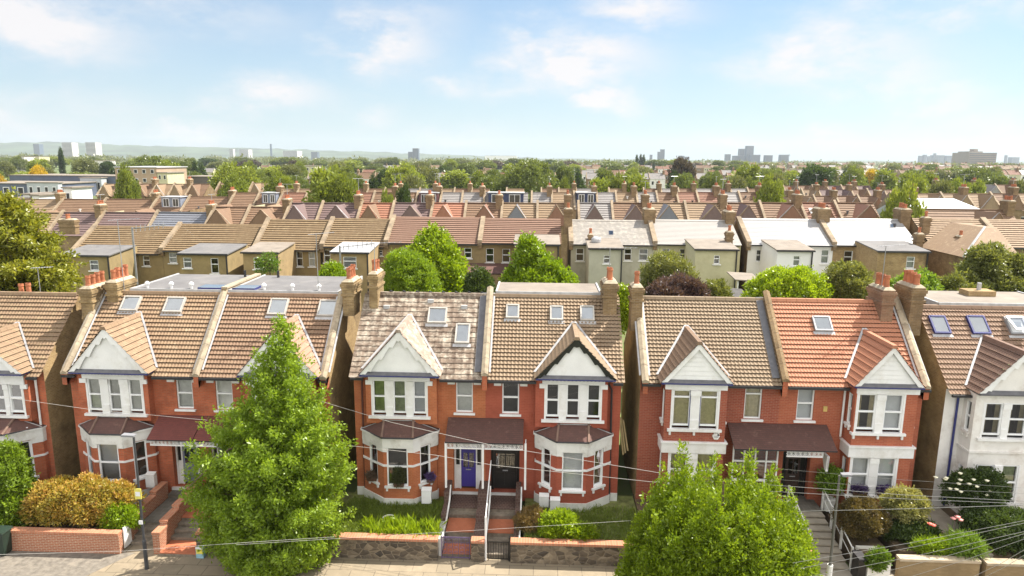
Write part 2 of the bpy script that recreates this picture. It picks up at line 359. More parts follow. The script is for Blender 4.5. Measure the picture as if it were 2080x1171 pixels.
def chimney(par,x0,x1,y0,y1,z0,z1,pots=4,name='chimney',bm=None,along='y',ph=.55,lab=None,potr=.12):
    bm=bm or CHIM; c=MB()
    c.box(x0,x1,y0,y1,z0,z1-.42,bm,skip='z')
    c.box(x0-.06,x1+.06,y0-.06,y1+.06,z1-.72,z1-.62,bm)
    c.box(x0-.04,x1+.04,y0-.04,y1+.04,z1-.42,z1-.30,bm); c.box(x0-.08,x1+.08,y0-.08,y1+.08,z1-.30,z1-.15,bm); c.box(x0-.02,x1+.02,y0-.02,y1+.02,z1-.15,z1-.06,bm)
    b=[V(x0-.02,y0-.02,z1-.06),V(x1+.02,y0-.02,z1-.06),V(x1+.02,y1+.02,z1-.06),V(x0-.02,y1+.02,z1-.06)]
    tt=[V(x0+.1,y0+.1,z1+.06),V(x1-.1,y0+.1,z1+.06),V(x1-.1,y1-.1,z1+.06),V(x0+.1,y1-.1,z1+.06)]
    for k in range(4): c.poly([b[k-1],b[k],tt[k],tt[k-1]],MORT)
    c.poly(tt,MORT)
    o=c.build(name,par,lab)
    for k in range(pots):
        t=(k+.5)/pots; px=(x0+x1)/2 if along=='y' else x0+.08+(x1-x0-.16)*t; py=(y0+y1)/2 if along=='x' else y0+.1+(y1-y0-.2)*t
        h=ph*random.choice((1,.9,1.08)); m=MB(); r=potr
        m.lathe((px,py,z1+.02),[(r*1.12,0),(r*1.1,.08),(r*.95,.1),(r*.86,h*.75),(r*1.05,h*.78),(r*1.05,h*.9),(r*.95,h*.92),(r*.98,h),(r*.78,h),(r*.75,h*.55)],POT,10)
        m.build('chimney_pot',o)
    return o
YW,YE,ZE,PIT,YR,ZRD=28.8,28.5,6.55,.95,31.66,9.5   # wall plane, eave, pitch and ridge of the front row
def roofz(Y,dz): return ZE+dz+PIT*(Y-YE)
def on_roof(x,y,dz):
    d=ray(x,y); # z = ZE+dz+PIT*(Y-YE)
    t=(ZE+dz-PIT*YE-CAMZ)/(d[2]-PIT*d[1]); return _O+d*t
def skylight(par,px,dz,frame=GREYF,open_=False,lab=None):
    x0,y0,x1,y1=px; a=on_roof((x0+x1)/2,y1,dz); b=on_roof((x0+x1)/2,y0,dz)
    w=abs(on_roof(x1,(y0+y1)/2,dz)[0]-on_roof(x0,(y0+y1)/2,dz)[0])*.86
    v=V(0,1,PIT); v/=np.linalg.norm(v); n=V(0,-PIT,1); n/=np.linalg.norm(n)
    L=np.linalg.norm((b-a)[1:]); c=V((a[0]+b[0])/2,a[1],a[2]); f=MB()
    def sb(u0,u1,v0,v1,h0,h1,m,mb,tilt=0.):
        q=[c+EX*u+v*vv+n*(h+tilt*(L-vv)) for h in (h0,h1) for u,vv in ((u0,v0),(u1,v0),(u1,v1),(u0,v1))]
        for F in ((0,1,2,3),(4,5,6,7),(0,1,5,4),(1,2,6,5),(2,3,7,6),(3,0,4,7)): mb.poly([q[i] for i in F],m)
    t=.07; h=.16
    sb(-w/2,-w/2+t,0,L,-.05,h,frame,f); sb(w/2-t,w/2,0,L,-.05,h,frame,f); sb(-w/2+t,w/2-t,0,t,-.05,h,frame,f); sb(-w/2+t,w/2-t,L-t,L,-.05,h+.02,frame,f)
    sb(-w/2-.08,w/2+.08,-.16,-.003,.03,.05,LEADP,f)
    if open_:
        for q in ((-w/2+.02,-w/2+.09,.02,L-.05),(w/2-.09,w/2-.02,.02,L-.05),(-w/2+.09,w/2-.09,.02,.09),(-w/2+.09,w/2-.09,L-.12,L-.05)): sb(*q,h+.03,h+.08,UPVC,f,.28)
    o=f.build('skylight',par,lab); g=MB()
    til=.28 if open_ else 0.; hh=h-.03+(.08 if open_ else 0)
    q=[c+EX*u+v*vv+n*(hh+til*(L-vv)) for u,vv in ((-w/2+t,t),(w/2-t,t),(w/2-t,L-t),(-w/2+t,L-t))]; g.poly(q,SKYGL); g.build('pane',o)
    g=MB(); q=[c+EX*u+v*vv+n*.115 for u,vv in ((-w/2+t,t),(w/2-t,t),(w/2-t,L-t),(-w/2+t,L-t))]; g.poly(q,CURT['white']); g.build('blind',o)
    return o
def scroll_frieze(par,o,u,n,a0,a1,z0,z1,d,m=WHITE,name='porch_frieze'):
    f=MB(); f.fbox(o,u,n,a0,a1,z1-.05,z1,d-.03,d+.03,m); f.fbox(o,u,n,a0,a1,z0,z0+.05,d-.03,d+.03,m)
    zm=(z0+z1)/2; h=(z1-z0)/2-.04; k=max(3,int((a1-a0)/.17)); st=(a1-a0)/k
    for i in range(k):
        a=a0+st*(i+.5); q=1 if i%2 else -1
        for pts in ([(a-st*.5+st*t,zm+q*h*.95*math.sin(3.1416*t)) for t in np.linspace(0,1,7)],[(a-st*.5+st*t,zm-q*h*.95*math.sin(3.1416*t)) for t in np.linspace(0,1,7)],[(a+.045*math.cos(t),zm+.045*math.sin(t)) for t in np.linspace(0,6.28,7)]):
            f.tube([o+u*x+n*d+V(0,0,z) for x,z in pts],.013,m,4,False)
        f.fbox(o,u,n,a-st*.5-.008,a-st*.5+.008,z0+.05,z1-.05,d-.01,d+.01,m)
    return f.build(name,par)
def scallop_board(mb,o,u,n,apex,zap,al,ar,zb,wd,m,d0,d1,sc=True):
    """barge boards down both sides of a gable with a scalloped lower edge"""
    for s,e in ((-1,al),(1,ar)):
        L=math.hypot(e-apex,zap-zb); dx,dz=(e-apex)/L,(zb-zap)/L; nx,nz=(-dz,dx) if s<0 else (dz,-dx)
        # inner normal points down-in
        if nz>0: nx,nz=-nx,-nz
        N=36; up=[];lo=[]
        for k in range(N+1):
            t=L*k/N; w=wd
            if sc: 
                ph=(t/L*3.5)%1.; w=wd*(.75+.55*(ph**1.6)) if t<L*.93 else wd*.9
                if t<L*.12: w=wd*1.6
            up.append((apex+dx*t,zap+dz*t)); lo.append((apex+dx*t+nx*w*1.,zap+dz*t+nz*w))
        lo=[((min(a,apex-.0) if s<0 else max(a,apex+.0)),max(z,zb)) for a,z in lo]
        P=lambda q,d:o+u*q[0]+n*d+V(0,0,q[1])
        for k in range(N):
            mb.poly([P(up[k],d1),P(up[k+1],d1),P(lo[k+1],d1),P(lo[k],d1)],m); mb.poly([P(lo[k],d0),P(lo[k+1],d0),P(lo[k+1],d1),P(lo[k],d1)],m)
            mb.poly([P(up[k],d0),P(up[k+1],d0),P(up[k+1],d1),P(up[k],d1)],m)
def front_house(label,xo,xp,dz,style,bk,tl,g,wins,single,curt,zb=.6,side=STOCK,gap_side=True,coping_out=False,ribs=.15,course=.235,amp=.02,board='white',door='none',porch=None,bayf=None,gtl=None,porchm=None,flat=False,dormer=None,group='red brick houses along the near street'):
    """one half of a pair: xo outer side wall, xp party wall; all along-facade measures run from xo towards xp"""
    s=1. if xp>xo else -1.; w=abs(xp-xo); u=V(s,0,0); n=V(0,-1,0)
    H=thing('semi_detached_house',label,'house',(xo+s*w/2,YW,zb),group)
    O=V(xo,YW,dz); zs=zb-dz; X=lambda a:xo+s*a
    # --- walls
    mb=MB(); W0,W1,WZ0,WZ1=single
    dr=dict(C=(4.42,5.72,1.0,3.35,.35),D=(4.5,5.7,1.05,3.3,.4),D1=None,none=None)[door if door in('C','D') else 'none']
    ops=[(W0,W1,WZ0,WZ1)]+([dr] if dr else [])
    wall_open(mb,O,u,n,0,w,zs,ZE,ops,bk)
    zrg=ZE+PIT*(YR-YE); yb=2*YR-YE
    sd=[V(xo,YW,zb),V(xo,YW,ZE+dz),V(xo,YR,zrg+dz-.02),V(xo,yb,ZE+dz),V(xo,yb,zb)]
    sl=[V(xo,YW,zb),V(xo,YW,ZE+dz+PIT*(YW-YE)-.03),V(xo,YR,zrg+dz-.03),V(xo,yb,ZE+dz),V(xo,yb,zb)]
    mb.poly(sl,side)
    mb.poly([V(xo,yb,zb),V(xp,yb,zb),V(xp,yb,ZE+dz),V(xo,yb,ZE+dz)],side)
    wl=mb.build('wall',H)
    if style=='C': # plinth strip, outer pilaster
        p=MB(); p.fbox(O,u,n,-.0,.34,zs,1.12,.004,.04,WHITED); p.build('plinth',H)
    # --- main roof
    v=V(0,1,PIT); sv=np.linalg.norm(v); v=v/sv; nn=V(0,-PIT,1); nn/=np.linalg.norm(nn)
    ro=V(min(xo,xp)-(.10 if s>0 and not coping_out else 0),YE-.12,ZE+dz-.114); rw=w+(.10 if not coping_out else 0)
    rl=(YR-YE+.12)*sv; rm=MB()
    tiles(rm,ro,EX,v,nn,rl,lambda t:0.,lambda t:rw,tl,course,ribs,amp,.055 if not flat else .026)
    # back slope
    v2=V(0,-1,PIT)/sv; n2=V(0,PIT,1)/sv
    rm.poly([V(xo,yb+.2,ZE+dz-.19),V(xp,yb+.2,ZE+dz-.19),V(xp,YR,zrg+dz),V(xo,YR,zrg+dz)],tl)
    rf=rm.build('roof',H)
    rt=MB(); k=int(w/.45)
    for i in range(k):
        x0=min(xo,xp)+w*i/k; x1=x0+w/k-.012
        rt.prism([V(x0,YR-.15,zrg+dz-.05),V(x0,YR-.09,zrg+dz+.085),V(x0,YR+.09,zrg+dz+.085),V(x0,YR+.15,zrg+dz-.05)],V(x1-x0,0,0),tl if style!='X' else POT)
    rt.build('ridge_tiles',rf)
    # --- gable over the bay
    ga0,ga1,gz=g; gap=(ga0+ga1)/2; ge=6.68; YF=27.95 if style=='C' else 27.75
    yback=YE+(gz-ZE)/PIT; gm=MB(); hw=(ga1-ga0)/2
    sl_=math.hypot(hw,gz-ge)
    GT=gtl or tl
    for q in (-1,1):
        vd=(u*(-q)*hw+V(0,0,gz-ge))/sl_; nd=V(0,0,hw)/sl_+u*q*(gz-ge)/sl_
        org=O+u*(gap+q*hw); org=V(org[0],0,ge+dz)
        yv=lambda t:YE+(ge+(gz-ge)*t/sl_-ZE)/PIT+.05
        tiles(gm,org,EY,vd,nd,sl_,lambda t:YF,yv,GT,course*1.12,ribs,amp,.05)
    gr=gm.build('gable_roof',H)
    gc=MB()
    for i in range(6):
        y0=YF+(yback-YF)*i/6; y1=YF+(yback-YF)*(i+1)/6-.012
        pc=[O+u*(gap+a)+V(0,y0-YW,z) for a,z in ((-.15,gz-.08),(-.09,gz+.06),(.09,gz+.06),(.15,gz-.08))]
        gc.prism(pc,V(0,y1-y0,0),POT if style=='X' else GT)
    for q in (-1,1): # valley
        e=O+u*(gap+q*hw); 
        if board!='plain' or q*s>0 or True:
            a=V(e[0],YE+(ge-ZE)/PIT,ge+dz+.11); b=V(O[0]+s*gap,yback,gz+dz+.11); px=V(q*s*.09,0,0)
            gc.poly([a-px*.2,a+px,b+px,b-px*.2],LEADP)
    gc.build('ridge_tiles',gr)
    gf=MB(); df=YW-YF-.16
    P=lambda a,z,d:O+u*a+n*d+V(0,0,z)
    gf.poly([P(ga0+.05,ge+.08,df),P(ga1-.05,ge+.08,df),P(gap,gz-.02,df)],WHITE if style!='E' else RENDER_W)
    if board=='plain': # boarded gable
        for i in range(9):
            z=ge+.12+i*.2; f=(gz-.1-z)/(gz-ge); 
            if f>.08: gf.poly([P(gap-hw*f+.02,z,df+.02),P(gap+hw*f-.02,z,df+.02),P(gap+hw*(f-.1)-.02,z+.19,df+.004),P(gap-hw*(f-.1)+.02,z+.19,df+.004)],WHITE)
    gfo=gf.build('gable_front',H)
    bb=MB(); BM=BLACKP if board=='black' else WHITE
    scallop_board(bb,O,u,n,gap,gz-.02,ga0+.02,ga1-.02,ge+.02,.24 if board not in('plain','black') else .18,BM,df+.06,df+.11,board!='plain')
    bb.build('bargeboard',gfo)
    lf=MB(); lf.poly([P(ga0+.1,ge+.0,df+.14),P(ga1-.1,ge+.0,df+.14),P(ga1-.3,ge+.14,df+.03),P(ga0+.3,ge+.14,df+.03)],LEAD); lf.fbox(O,u,n,ga0+.02,ga1-.02,ge-.05,ge-.003,df-.35,df+.16,NAVY if style!='E' else LEAD)
    lf.build('lead_flashing',gfo)
    # --- upper bay
    b0,b1,bd,bz0=bayf; B=O+n*bd
    ub=MB(); bkk=bk
    wz0,wz1=wins[0][2:4]
    outer=(wins[0][0]-.08,wins[-1][1]+.08,wz0-.12,wz1)
    low=None
    if style=='C':
        wall_open(ub,B,u,n,b0,b1,bz0,ge-.06,[outer],bkk,WHITE,.1)
    else:
        low=(outer[0],outer[1],1.78,3.48); wall_open(ub,B,u,n,b0,b1,zs,ge-.06,[outer,low],bkk,WHITE,.1)
    z_b=bz0 if style=='C' else zs
    sw=[]
    for a,q in ((b0,-1),(b1,1)):
        if style!='C':
            sw=[(.24,.56,4.85,6.2),(.24,.56,1.85,3.3)]
            wall_open(ub,O+u*a,V(0,-1,0),u*q,0,bd,z_b,ge-.06,sw,bkk,WHITE,.1)
        else: ub.poly([P(a,z_b,0),P(a,z_b,bd),P(a,ge-.06,bd),P(a,ge-.06,0)],bkk)
    if style=='C': ub.poly([P(b0,bz0,0),P(b1,bz0,0),P(b1,bz0,bd),P(b0,bz0,bd)],bkk)
    ubo=ub.build('upper_bay' if style=='C' else 'bay',H)
    tr=MB()
    lz=(wz1,ge-.07) if style=='C' else (wz1+.02,ge-.1)
    a0,a1=outer[0]-.1,outer[1]+.1
    if style=='C':
        tr.fbox(B,u,n,a0,a1,lz[0],lz[1],.003,.06,WHITE)
        for a in (a0-.12,a1-.18): tr.fbox(B,u,n,a,a+.3,wz1-.2,wz1-.004,.003,.085,WHITE)
    elif style=='D':
        tr.fbox(B,u,n,b0-.03,b1-.02,lz[0],lz[1],.003,.06,WHITE)
        tr.fbox(B,u,n,b0-.08,b1+.08,3.5,3.95,.003,.07,WHITE); tr.fbox(B,u,n,b0-.12,b1+.12,3.95,4.02,.003,.13,WHITE)
        for a,q in ((b0,-1),(b1,1)): tr.fbox(O+u*a,V(0,-1,0),u*q,0,bd+.002,3.5,3.95,.003,.078,WHITE); tr.fbox(O+u*a,V(0,-1,0),u*q,0,bd+.002,3.95,4.02,.003,.118,WHITE)
        tr.fbox(B,u,n,b0,b1,zs,1.1,.003,.035,WHITED)
    else:
        tr.fbox(B,u,n,b0-.04,b1+.06,4.02,4.1,.003,.07,RENDER_W); [tr.fbox(O+u*a,V(0,-1,0),u*q,0,bd,4.02,4.1,.003,.06,RENDER_W) for a,q in ((b0,-1),(b1,1))]
    groups=[(wins,wz0)]+([([(q[0],q[1],1.9,3.48) for q in wins],1.9)] if style!='C' else [])
    for gi,(gw,z0) in enumerate(groups):
        z1=gw[0][3]
        for k in range(len(gw)-1):
            c0,c1=gw[k][1],gw[k+1][0]
            tr.fbox(B,u,n,c0,c1,z0-.12,z1,-.1,.02,WHITE); tr.fbox(B,u,n,c0+.01,c1-.01,z0-.12,z0+.28,.021,.06,WHITE); tr.fbox(B,u,n,c0-.02,c1+.02,z1-.26,z1-.02,.021,.07,WHITE)
            if style=='D' and s>0 and gi==0: tr.fbox(B,u,n,c0-.03,c0-.002,z0,z1-.03,-.09,.015,NAVY); tr.fbox(B,u,n,c1+.002,c1+.03,z0,z1-.03,-.09,.015,NAVY)
        tr.fbox(B,u,n,gw[0][0]-.08,gw[0][0],z0-.12,z1,-.1,.012,WHITE); tr.fbox(B,u,n,gw[-1][1],gw[-1][1]+.08,z0-.12,z1,-.1,.012,WHITE)
        a0,a1=gw[0][0]-.2,gw[-1][1]+.2
        tr.fbox(B,u,n,a0,a1,z0-.23,z0-.123,-.08,.13,WHITE)
        if style=='D': 
            for a in (a0+.08,(a0+a1)/2-.04,a1-.16): tr.fbox(B,u,n,a,a+.08,z0-.4,z0-.233,.003,.09,WHITE)
    tr.build('window_surround',H)
    for k,q in enumerate(wins): window(H,B,u,n,q[0],q[1],q[2],q[3],curt[k%len(curt)],split=.5 if style!='D' or s<0 else .8,sill=False,gl=GLASSD if curt[k%len(curt)]=='none' else None,dep=.07,rec=.27 if style=='C' else .62)
    if style!='C':
        lc=curt[-1]
        for k,q in enumerate(wins): window(H,B,u,n,q[0],q[1],1.9,3.48,lc,split=.5,sill=False,dep=.07,rec=.62)
        for a,e in ((b0,-1),(b1,1)):
          for q in sw: window(H,O+u*a,V(0,-1,0),u*e,*q,'blind',dep=.08,rec=.16,brackets=2,sillx=.08,sillm=WHITE if style=='D' else RENDER_W)
    # single window over the door
    window(H,O,u,n,*single,curt[0] if style!='C' else ('net' if curt[0]!='none' else 'none'),split=.5 if not(style=='D' and s>0) else .76,trim=UPVC,lab=None)
    t2=MB(); t2.fbox(O,u,n,W0-.28,W1+.28,WZ1-.002,ZE-.06,.003,.05,WHITE)
    if style=='C':
        for a in (W0-.36,W1+.04): t2.fbox(O,u,n,a,a+.32,WZ1-.2,WZ1-.006,.003,.07,WHITE)
    t2.build('lintel',H)
    # --- ground floor canted bay
    if style=='C':
        e0,e1=b0-.22,b1-.05; f0,f1=(e0+1.08),(e1-.92); D1=1.05; dl=MB(); bz=3.42
        pts=[V(e0,0,0),V(e0,.18,0),V(f0,D1,0),V(f1,D1,0),V(e1,.18,0),V(e1,0,0)]
        Q=lambda p:O+u*p[0]+n*p[1]
        seg=[];
        for i in range(5):
            p,q=Q(pts[i]),Q(pts[i+1]); L=np.linalg.norm(q-p); uu=(q-p)/L; nv=V(uu[1],-uu[0],0)
            if nv@(n+ (u*(-1 if i<2 else 1 if i>2 else 0)))<0: nv=-nv
            seg.append((p,uu,nv,L))
        wops={}
        for i,(p,uu,nv,L) in enumerate(seg):
            if i==2: op=(L/2-.5,L/2+.42,1.72,3.5)
            elif i in(1,3): op=(L/2-.27,L/2+.27,1.74,3.46)
            else: op=None
            wops[i]=op; wall_open(dl,p,uu,nv,0,L,1.12,3.5,[op] if op else [],bk,WHITE,.1)
        dl.build('lower_bay',H)
        tm=MB(); t3=MB()
        for i,(p,uu,nv,L) in enumerate(seg):
            x=.04
            tm.fbox(p,uu,nv,-x*.5,L+x*.5,3.5,3.93,-.02,.06,WHITED); tm.fbox(p,uu,nv,-x,L+x,3.93,4.0,-.02,.12,WHITED)
            t3.fbox(p,uu,nv,-x*.4,L+x*.4,zs,1.12,-.03,.05,WHITED)
            op=wops[i]
            for a,b in ([(0,op[0]),(op[1],L)] if op else [(0,L)]):
                t4=MB(); t4.fbox(p,uu,nv,a-.01,b+.01,2.62,2.71,-.01,.045,WHITE); t4.build('string_course',H); tm.fbox(p,uu,nv,a-.01,b+.01,3.3,3.497,-.01,.05,WHITED)
        t3.build('bay_plinth',H)
        tm.build('bay_cornice',H)
        for i in (1,2,3):
            p,uu,nv,L=seg[i]; cc=curt[-1] if i==2 else ('none' if curt[-1]!='white' else 'blind')
            window(H,p,uu,nv,*wops[i],cc,split=.5,dep=.07,sillx=.12,brackets=2,rec=.3)
        br=MB(); ov=.14; T=[]
        ev=[V(e0-.06,.0,0),V(e0-.06,.2,0),V(f0-.03,D1+ov,0),V(f1+.03,D1+ov,0),V(e1+.06,.2,0),V(e1+.06,0,0)]
        tp=[V(e0+1.0,bd,0),V(e1-1.0,bd,0)]
        E_=[Q(p)+V(0,0,4.01) for p in ev]; Tp=[Q(p)+V(0,0,4.5) for p in tp]
        wb=[Q(V(e0-.02,bd*.0,0))+V(0,0,4.06),Q(V(e1+.02,0,0))+V(0,0,4.06)]
        pm=TL['plum']
        br.poly([E_[1],E_[2],Tp[0]],pm); br.poly([E_[2],E_[3],Tp[1],Tp[0]],pm); br.poly([E_[3],E_[4],Tp[1]],pm)
        br.poly([E_[0],E_[1],Tp[0]],pm); br.poly([E_[4],E_[5],Tp[1]],pm); br.poly([E_[0],Tp[0],Tp[1],E_[5]],pm)
        br.tube([E_[2]+V(0,0,.01),Tp[0]+V(0,0,.03)],.05,HIPT,6); br.tube([E_[3]+V(0,0,.01),Tp[1]+V(0,0,.03)],.05,HIPT,6)
        br.tube([Tp[0],Tp[1]],.03,LEADP,5); br.tube([E_[1],Tp[0]],.02,LEADP,5); br.tube([E_[4],Tp[1]],.02,LEADP,5)
        br.tube([e+V(0,0,-.02) for e in E_],.035,GUT,6)
        br.build('bay_roof',H)
    # --- gutters, downpipe
    gu=MB(); xs=sorted((X(ga1-.05),X(w-.15))); gu.box(xs[0],xs[1],YE-.25,YE-.14,ZE+dz-.2,ZE+dz-.1,GUT); xs=sorted((X(-.02),X(ga0+.1))); gu.box(xs[0],xs[1],YE-.25,YE-.14,ZE+dz-.2,ZE+dz-.1,GUT)
    fx=sorted((X(ga1-.05),X(w-.1))); gu.box(fx[0],fx[1],YW-.2,YW-.1,ZE+dz-.26,ZE+dz-.205,WHITE)
    gu.build('gutter',H)
    # --- porch half
    if porch:
        p0,p1,py,pz1,pz0=porch; pm=MB()
        A=[V(X(p0),YW-.01,pz1+dz),V(X(p1),YW-.01,pz1+dz),V(X(p1),py,pz0+dz),V(X(p0),py,pz0+dz)]
        vv=A[0]-A[3]; L=np.linalg.norm(vv); vv/=L; nv=np.cross(EX,vv)
        tiles(pm,V(min(X(p0),X(p1)),py,pz0+dz),EX,vv,nv,L,lambda t:0.,lambda t:abs(p1-p0),porchm or TL['plum'],.11,.17,0,.012,flat=True)
        pm.prism([A[3],A[3]-V(0,0,.05),A[0]-V(0,0,.05),A[0]],V(X(p1)-X(p0),0,0),GUT)
        pm.build('porch_roof',H)
    # --- door
    if dr:
        d0,d1,e0_,e1_,dp=dr; dd=-dp; dm=MB(); c=dict(C1=PURPLE,C2=BLACKP,B1=SLATEG,B2=SLATEG,D2=BROWND,A=SLATEG)[curt_key]
        dw=(.36,.94) if curt_key!='C2' else (.12,.88)
        q0,q1=d0+(d1-d0)*(.24 if curt_key!='C2' else .1),d1-(d1-d0)*(.24 if curt_key!='C2' else .1)
        dm.fbox(O,u,n,q0+.003,q1-.003,e0_+.1,e1_-.28,dd+.0,dd+.06,c)
        for a in (q0+.1,(q0+q1)/2+.03):
            dm.fbox(O,u,n,a,a+(q1-q0)/2-.13,e0_+.22,e0_+.85,dd+.061,dd+.085,c); dm.fbox(O,u,n,a,a+(q1-q0)/2-.13,e0_+1.05,e0_+1.75,dd+.061,dd+.075,GLASSD)
        do=dm.build('door',H)
        kn=MB(); kn.lathe(O+u*((q0+q1)/2)+n*(dd+.12)+V(0,0,e0_+.95),[(.02,-.02),(.03,0),(.02,.02)],STEEL,8); kn.fbox(O,u,n,(q0+q1)/2-.12,(q0+q1)/2+.12,e0_+.92,e0_+.97,dd+.086,dd+.1,STEEL); kn.build('letterbox',do)
        fr=MB(); FM=WHITE if curt_key!='C2' and curt_key!='D2' else BLACKP
        for a,b in ((d0+.003,d0+.08),(q0-.06,q0),(q1,q1+.06),(d1-.08,d1-.003)): fr.fbox(O,u,n,a,b,e0_,e1_-.003,dd-.02,dd+.09,FM)
        for a,b in ((d0+.08,q0-.06),(q1+.06,d1-.08)):
            if b-a>.05: fr.fbox(O,u,n,a,b,e0_,e0_+1.15,dd-.01,dd+.05,FM); fr.fbox(O,u,n,a,b,e0_+1.15,e1_-.05,dd-.01,dd+.02,BLACKP)
        fr.fbox(O,u,n,q0,q1,e1_-.28,e1_-.2,dd-.02,dd+.09,FM); fr.fbox(O,u,n,q0,q1,e1_-.2,e1_-.01,dd-.01,dd+.02,BLACKP)
        fr.fbox(O,u,n,d0-.12,d1+.12,e0_-.14,e0_-.003,-dp+.09,.10,WHITED); fr.build('door_frame',H)
        ib=MB(); ib.fbox(O,u,n,d0-.05,d1+.05,e0_-.1,e1_+.1,dd-.06,dd-.022,BROWND); ib.build('door_backing',H)
    return H,O,u,n
def coping(par,x,dz,wd=.3,up=.24,y0=None,ext=0.,m=None,lead=None):
    """raised party-wall parapet following the roof slope, stone capped, brick corbel at the eave"""
    y0=y0 or YE-.22; c=MB(); z=lambda Y:roofz(Y,dz); m=m or STONE; lead_shade=lead; lw=lambda s:.32 if (lead_shade and s<0) else .09
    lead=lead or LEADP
    yb=YR+ext if ext else YR
    for i in range(6):
        ya=y0+(YR-y0)*i/6; yc=y0+(YR-y0)*(i+1)/6-.012
        q=[V(x-wd/2,ya,z(ya)+up),V(x-wd/2,yc,z(yc)+up),V(x,yc,z(yc)+up+.07),V(x,ya,z(ya)+up+.07)]; c.poly(q,m)
        q2=[V(x+wd/2,ya,z(ya)+up),V(x+wd/2,yc,z(yc)+up),V(x,yc,z(yc)+up+.07),V(x,ya,z(ya)+up+.07)]; c.poly(q2,m)
    for s in (-1,1):
        c.poly([V(x+s*wd/2,y0,z(y0)+up),V(x+s*wd/2,YR,z(YR)+up),V(x+s*wd/2,YR,z(YR)+up-.09),V(x+s*wd/2,y0,z(y0)+up-.09)],m)
        e=s*(wd/2-.04)
        c.poly([V(x+e,y0+.03,z(y0)+up-.05),V(x+e,YR,z(YR)+up-.05),V(x+e,YR,z(YR)-.4),V(x+e,y0+.03,z(y0)-.4)],STOCK if s>0 else STOCKD)  # left face in darker brick: shade painted on the side away from sun
        c.poly([V(x+s*(wd/2+.012),y0+.3,z(y0+.3)+.13),V(x+s*(wd/2+.012),YR,z(YR)+.13),V(x+s*(wd/2+lw(s)),YR,z(YR)+.11),V(x+s*(wd/2+lw(s)),y0+.3,z(y0+.3)+.11)],lead if s<0 else LEADP)  # wide dark left strip: lead tray with the parapet's cast shadow painted in
    c.poly([V(x-wd/2,y0,z(y0)+up),V(x,y0,z(y0)+up+.07),V(x+wd/2,y0,z(y0)+up),V(x+wd/2,y0,z(y0)+up-.09),V(x-wd/2,y0,z(y0)+up-.09)],m)
    c.box(x-wd/2+.04,x+wd/2-.04,y0+.02,YW+.3,ZE+dz-.55,z(y0)+up-.09,BRK['A'])
    if ext:
        c.box(x-wd/2+.04,x+wd/2-.04,YR-.1,YR+ext,z(YR)-.3,z(YR)+up+.02,CHIM); c.box(x-wd/2,x+wd/2,YR-.05,YR+ext,z(YR)+up+.02,z(YR)+up+.1,m)
    return c.build('party_parapet',par)
# ------------------------------------------------------------------ front row
WC=[(.94,1.5,4.84,6.35),(1.84,2.4,4.84,6.35),(2.72,3.28,4.84,6.35)]
def chim(H,px0,px1,pyt,Y0,dep,pots,zb,name='chimney',**k):
    x0,x1=XY(px0,Y0,pyt+20),XY(px1,Y0,pyt+20); z1=atY((px0+px1)/2,pyt,Y0)[2]
    return chimney(H,x0,x1,Y0,Y0+dep,zb,z1,pots,name,**k)
def extra_parts(H,O,u,n,kind,*a):
    pass
curt_key='B1'
HB1,O,u,n=front_house('red brick house with tan tiled roof, two rooflights and big four-pot chimney beside the alley',-21.05,-15.0,-.15,'C',BRK['A'],TL['B1'],(.5,4.12,8.72),
  [(1.05,1.65,4.8,6.3),(2.0,2.55,4.8,6.3),(2.92,3.5,4.8,6.3)],(4.85,5.6,4.8,6.28),['net','net','net','blind'],zb=.3,bayf=(.62,3.8,.4,4.35),porch=(4.0,6.03,27.6,4.5,3.8),porchm=TL['redc'],door='C',coping_out=True,gtl=TL['B1'])
scroll_frieze(HB1,O,u,n,4.1,6.0,3.5,3.78,YW-27.7)
coping(HB1,-20.95,-.15); chim(HB1,216,238,572,31.2,1.5,4,8.6)
skylight(HB1,(247,605,288,634),-.15,open_=False); skylight(HB1,(334,607,378,637),-.15)
def meter(H,x,Y,z,w=.42,h=.5,name='meter_box'):
    b=MB(); b.box(x-w/2,x+w/2,Y-.24,Y,z,z+h,WHITE); b.poly([V(x-w/2-.01,Y-.26,z+h+.003),V(x+w/2+.01,Y-.26,z+h+.003),V(x+w/2+.01,Y,z+h+.07),V(x-w/2-.01,Y,z+h+.07)],WHITE); b.build(name,H)
meter(HB1,-18.9,27.75,.75); meter(HB1,-17.3,28.2,1.2,.4,.6)
curt_key='B2'
HB2,O,u,n=front_house('red brick house with brown tiled roof half hidden behind the tall hornbeam',-9.2,-15.0,-.15,'C',BRK['A'],TL['B2'],(.25,3.82,8.72),WC,(4.43,5.2,4.8,6.28),['blind','net','net','net'],zb=.3,
  bayf=(.5,3.65,.4,4.35),porch=(4.0,5.78,27.6,4.5,3.8),porchm=TL['redc'],door='C',coping_out=True,gtl=tile('tile_pinkish_gable',(.36,.215,.145),(.29,.17,.115),course=.3,lichen=(.42,.31,.22),la=.6))
scroll_frieze(HB2,O,u,n,4.05,5.75,3.5,3.78,YW-27.7)
coping(HB2,-15.0,-.15,ext=4.0); coping(HB2,-9.32,-.15); chim(HB2,695,718,571,30.9,1.3,3,8.6)
skylight(HB2,(545,610,588,642),-.15); skylight(HB2,(645,613,687,645),-.15)
def downpipe(H,pts,m=GUT,r=.045,name='downpipe'):
    b=MB(); b.tube(pts,r,m,8); return b.build(name,H)
curt_key='C1'
